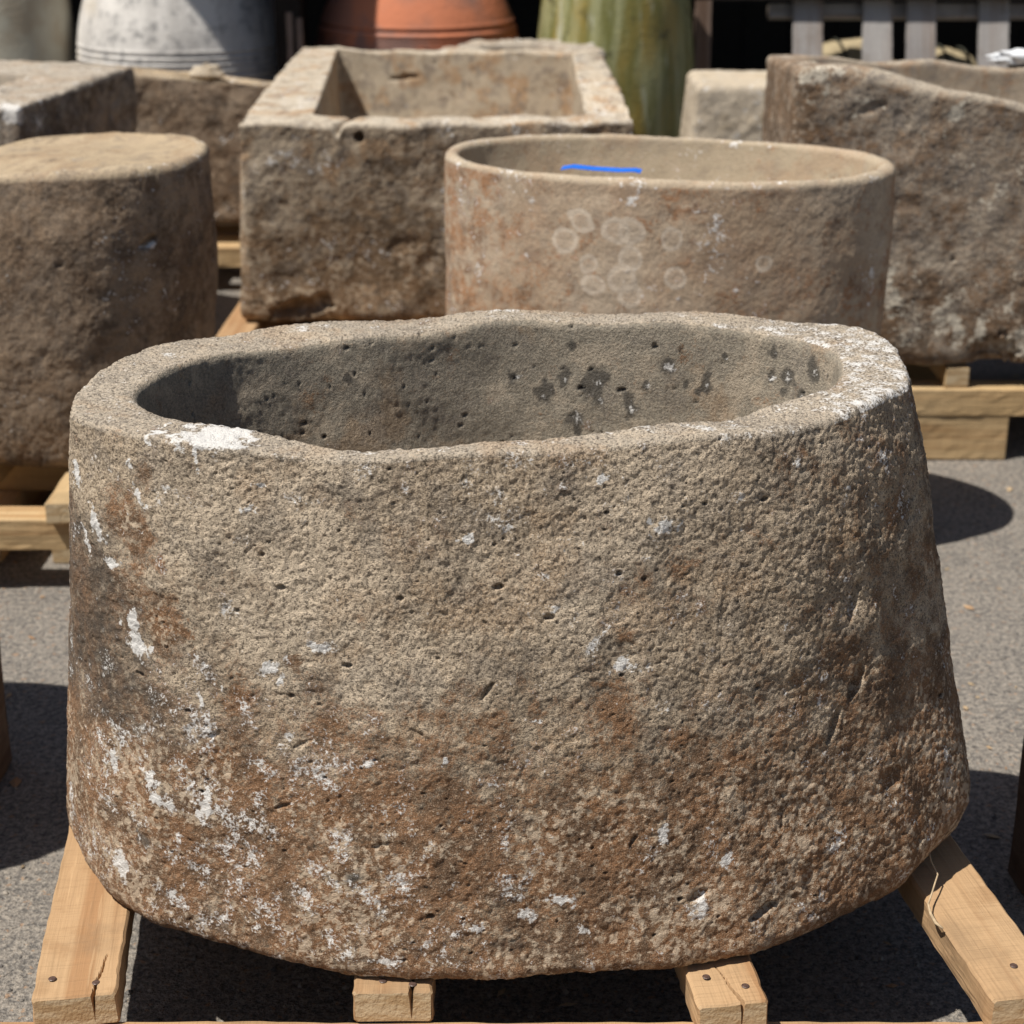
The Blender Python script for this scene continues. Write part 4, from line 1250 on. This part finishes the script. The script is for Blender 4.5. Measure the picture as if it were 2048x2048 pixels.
for k, (px, py) in enumerate(((0.757, -1.31), (-0.85, -1.65), (-2.9, -0.5), (3.2, -0.5), (5.8, -0.5), (-5.8, -0.5))):
    board('post', sh, (px, py + (0.04 if k != 1 else 0.25), 0.001), 0, 0.065 if k == 0 else 0.10, 2.498, 0.08 if k != 1 else 0.25, M['postwood'] if k == 0 else M['darkwood'], 501 + k, rx=math.pi / 2)

# two thin sticks leaning in the gap between white and terracotta jar
for k, (sx, zt_) in enumerate(((-0.836, 0.755), (-0.798, 0.735))):
    o = board('timber_stick', None, (sx, 6.80, 0.001), 0, 0.022, zt_, 0.018, M['postwood'], 521 + k, rx=math.pi / 2)
    tag(o, ('taller thin wooden stick just right of the white jar', 'shorter thin wooden stick nearer the terracotta jar')[k], 'stick', 'thin sticks between the jars')
o = board('leaning_plank', None, (-1.66, 7.75, 0.001), 0, 0.16, 0.9, 0.025, M['pine2'], 531, rx=math.pi / 2 - 0.05)
tag(o, 'light brown plank standing between the cream and white jars', 'plank')

# ------------------------------------------------------------------ dry leaf bits and wood chips on the asphalt
k_ = NT('leaf_litter', 0.9, 0.1)
ln = k_.noise(4.0, 3)
M['litter'] = k_.done(k_.mix(k_.ramp(ln, 0.4, 0.6), (0.34, 0.20, 0.11), (0.44, 0.34, 0.22)))
V, F = [], []
rng = random.Random(4)
for k in range(900):
    x = rng.uniform(-2.2, 2.2)
    y = rng.uniform(1.3, 6.5)
    L = rng.choice((0.004, 0.006, 0.009, 0.014)) * rng.uniform(0.7, 1.3)
    Wd = L * rng.uniform(0.25, 0.6)
    a = rng.uniform(0, 6.28)
    ca, sa = math.cos(a), math.sin(a)
    z0 = 0.002
    tl = rng.uniform(-0.35, 0.35) * Wd
    base = len(V)
    for (u, v, h) in ((-L, 0, 0), (0, -Wd, tl), (L, 0, 0.0015), (0, Wd, abs(tl)), (0, 0, 0.004)):
        V.append((x + u * ca - v * sa, y + u * sa + v * ca, z0 + max(0, h)))
    F += [(base, base + 1, base + 4), (base + 1, base + 2, base + 4), (base + 2, base + 3, base + 4), (base + 3, base, base + 4)]
o = mesh_py('leaf_litter', V, F, M['litter'])
tag(o, 'scattered dry leaf bits and chips on the asphalt', 'litter', kind='stuff')

# loose grit on the asphalt
k_ = NT('grit', 0.95, 0.15)
gn = k_.noise(35.0, 2)
M['grit'] = k_.done(k_.mix(k_.ramp(gn, 0.42, 0.58), (0.36, 0.32, 0.27), (0.12, 0.112, 0.105)))
V, F = [], []
ICO = [(0, 0, 1), (0.9, 0, 0.3), (0.28, 0.85, 0.35), (-0.75, 0.5, 0.25), (-0.7, -0.55, 0.35), (0.3, -0.85, 0.25)]
for k in range(5200):
    y = 1.25 + 5.0 * rng.random() ** 1.6
    x = rng.uniform(-0.55, 0.55) * (1.2 + 0.62 * y)
    r = 0.0016 + 0.0042 * rng.random() ** 3
    a = rng.uniform(0, 6.28)
    ca, sa = math.cos(a), math.sin(a)
    b0 = len(V)
    for (u, v, h) in ICO:
        q = r * rng.uniform(0.75, 1.25)
        V.append((x + q * (u * ca - v * sa), y + q * (u * sa + v * ca), 0.0005 + q * h * 0.8))
    for t in range(5):
        F.append((b0, b0 + 1 + t, b0 + 1 + (t + 1) % 5))
    for t in range(5):
        V.append((V[b0 + 1 + t][0], V[b0 + 1 + t][1], -0.001))
    for t in range(5):
        F.append((b0 + 1 + t, b0 + 6 + t, b0 + 6 + (t + 1) % 5, b0 + 1 + (t + 1) % 5))
o = mesh_py('grit', V, F, M['grit'])
tag(o, 'loose grit and small stones scattered over the asphalt', 'grit', kind='stuff')
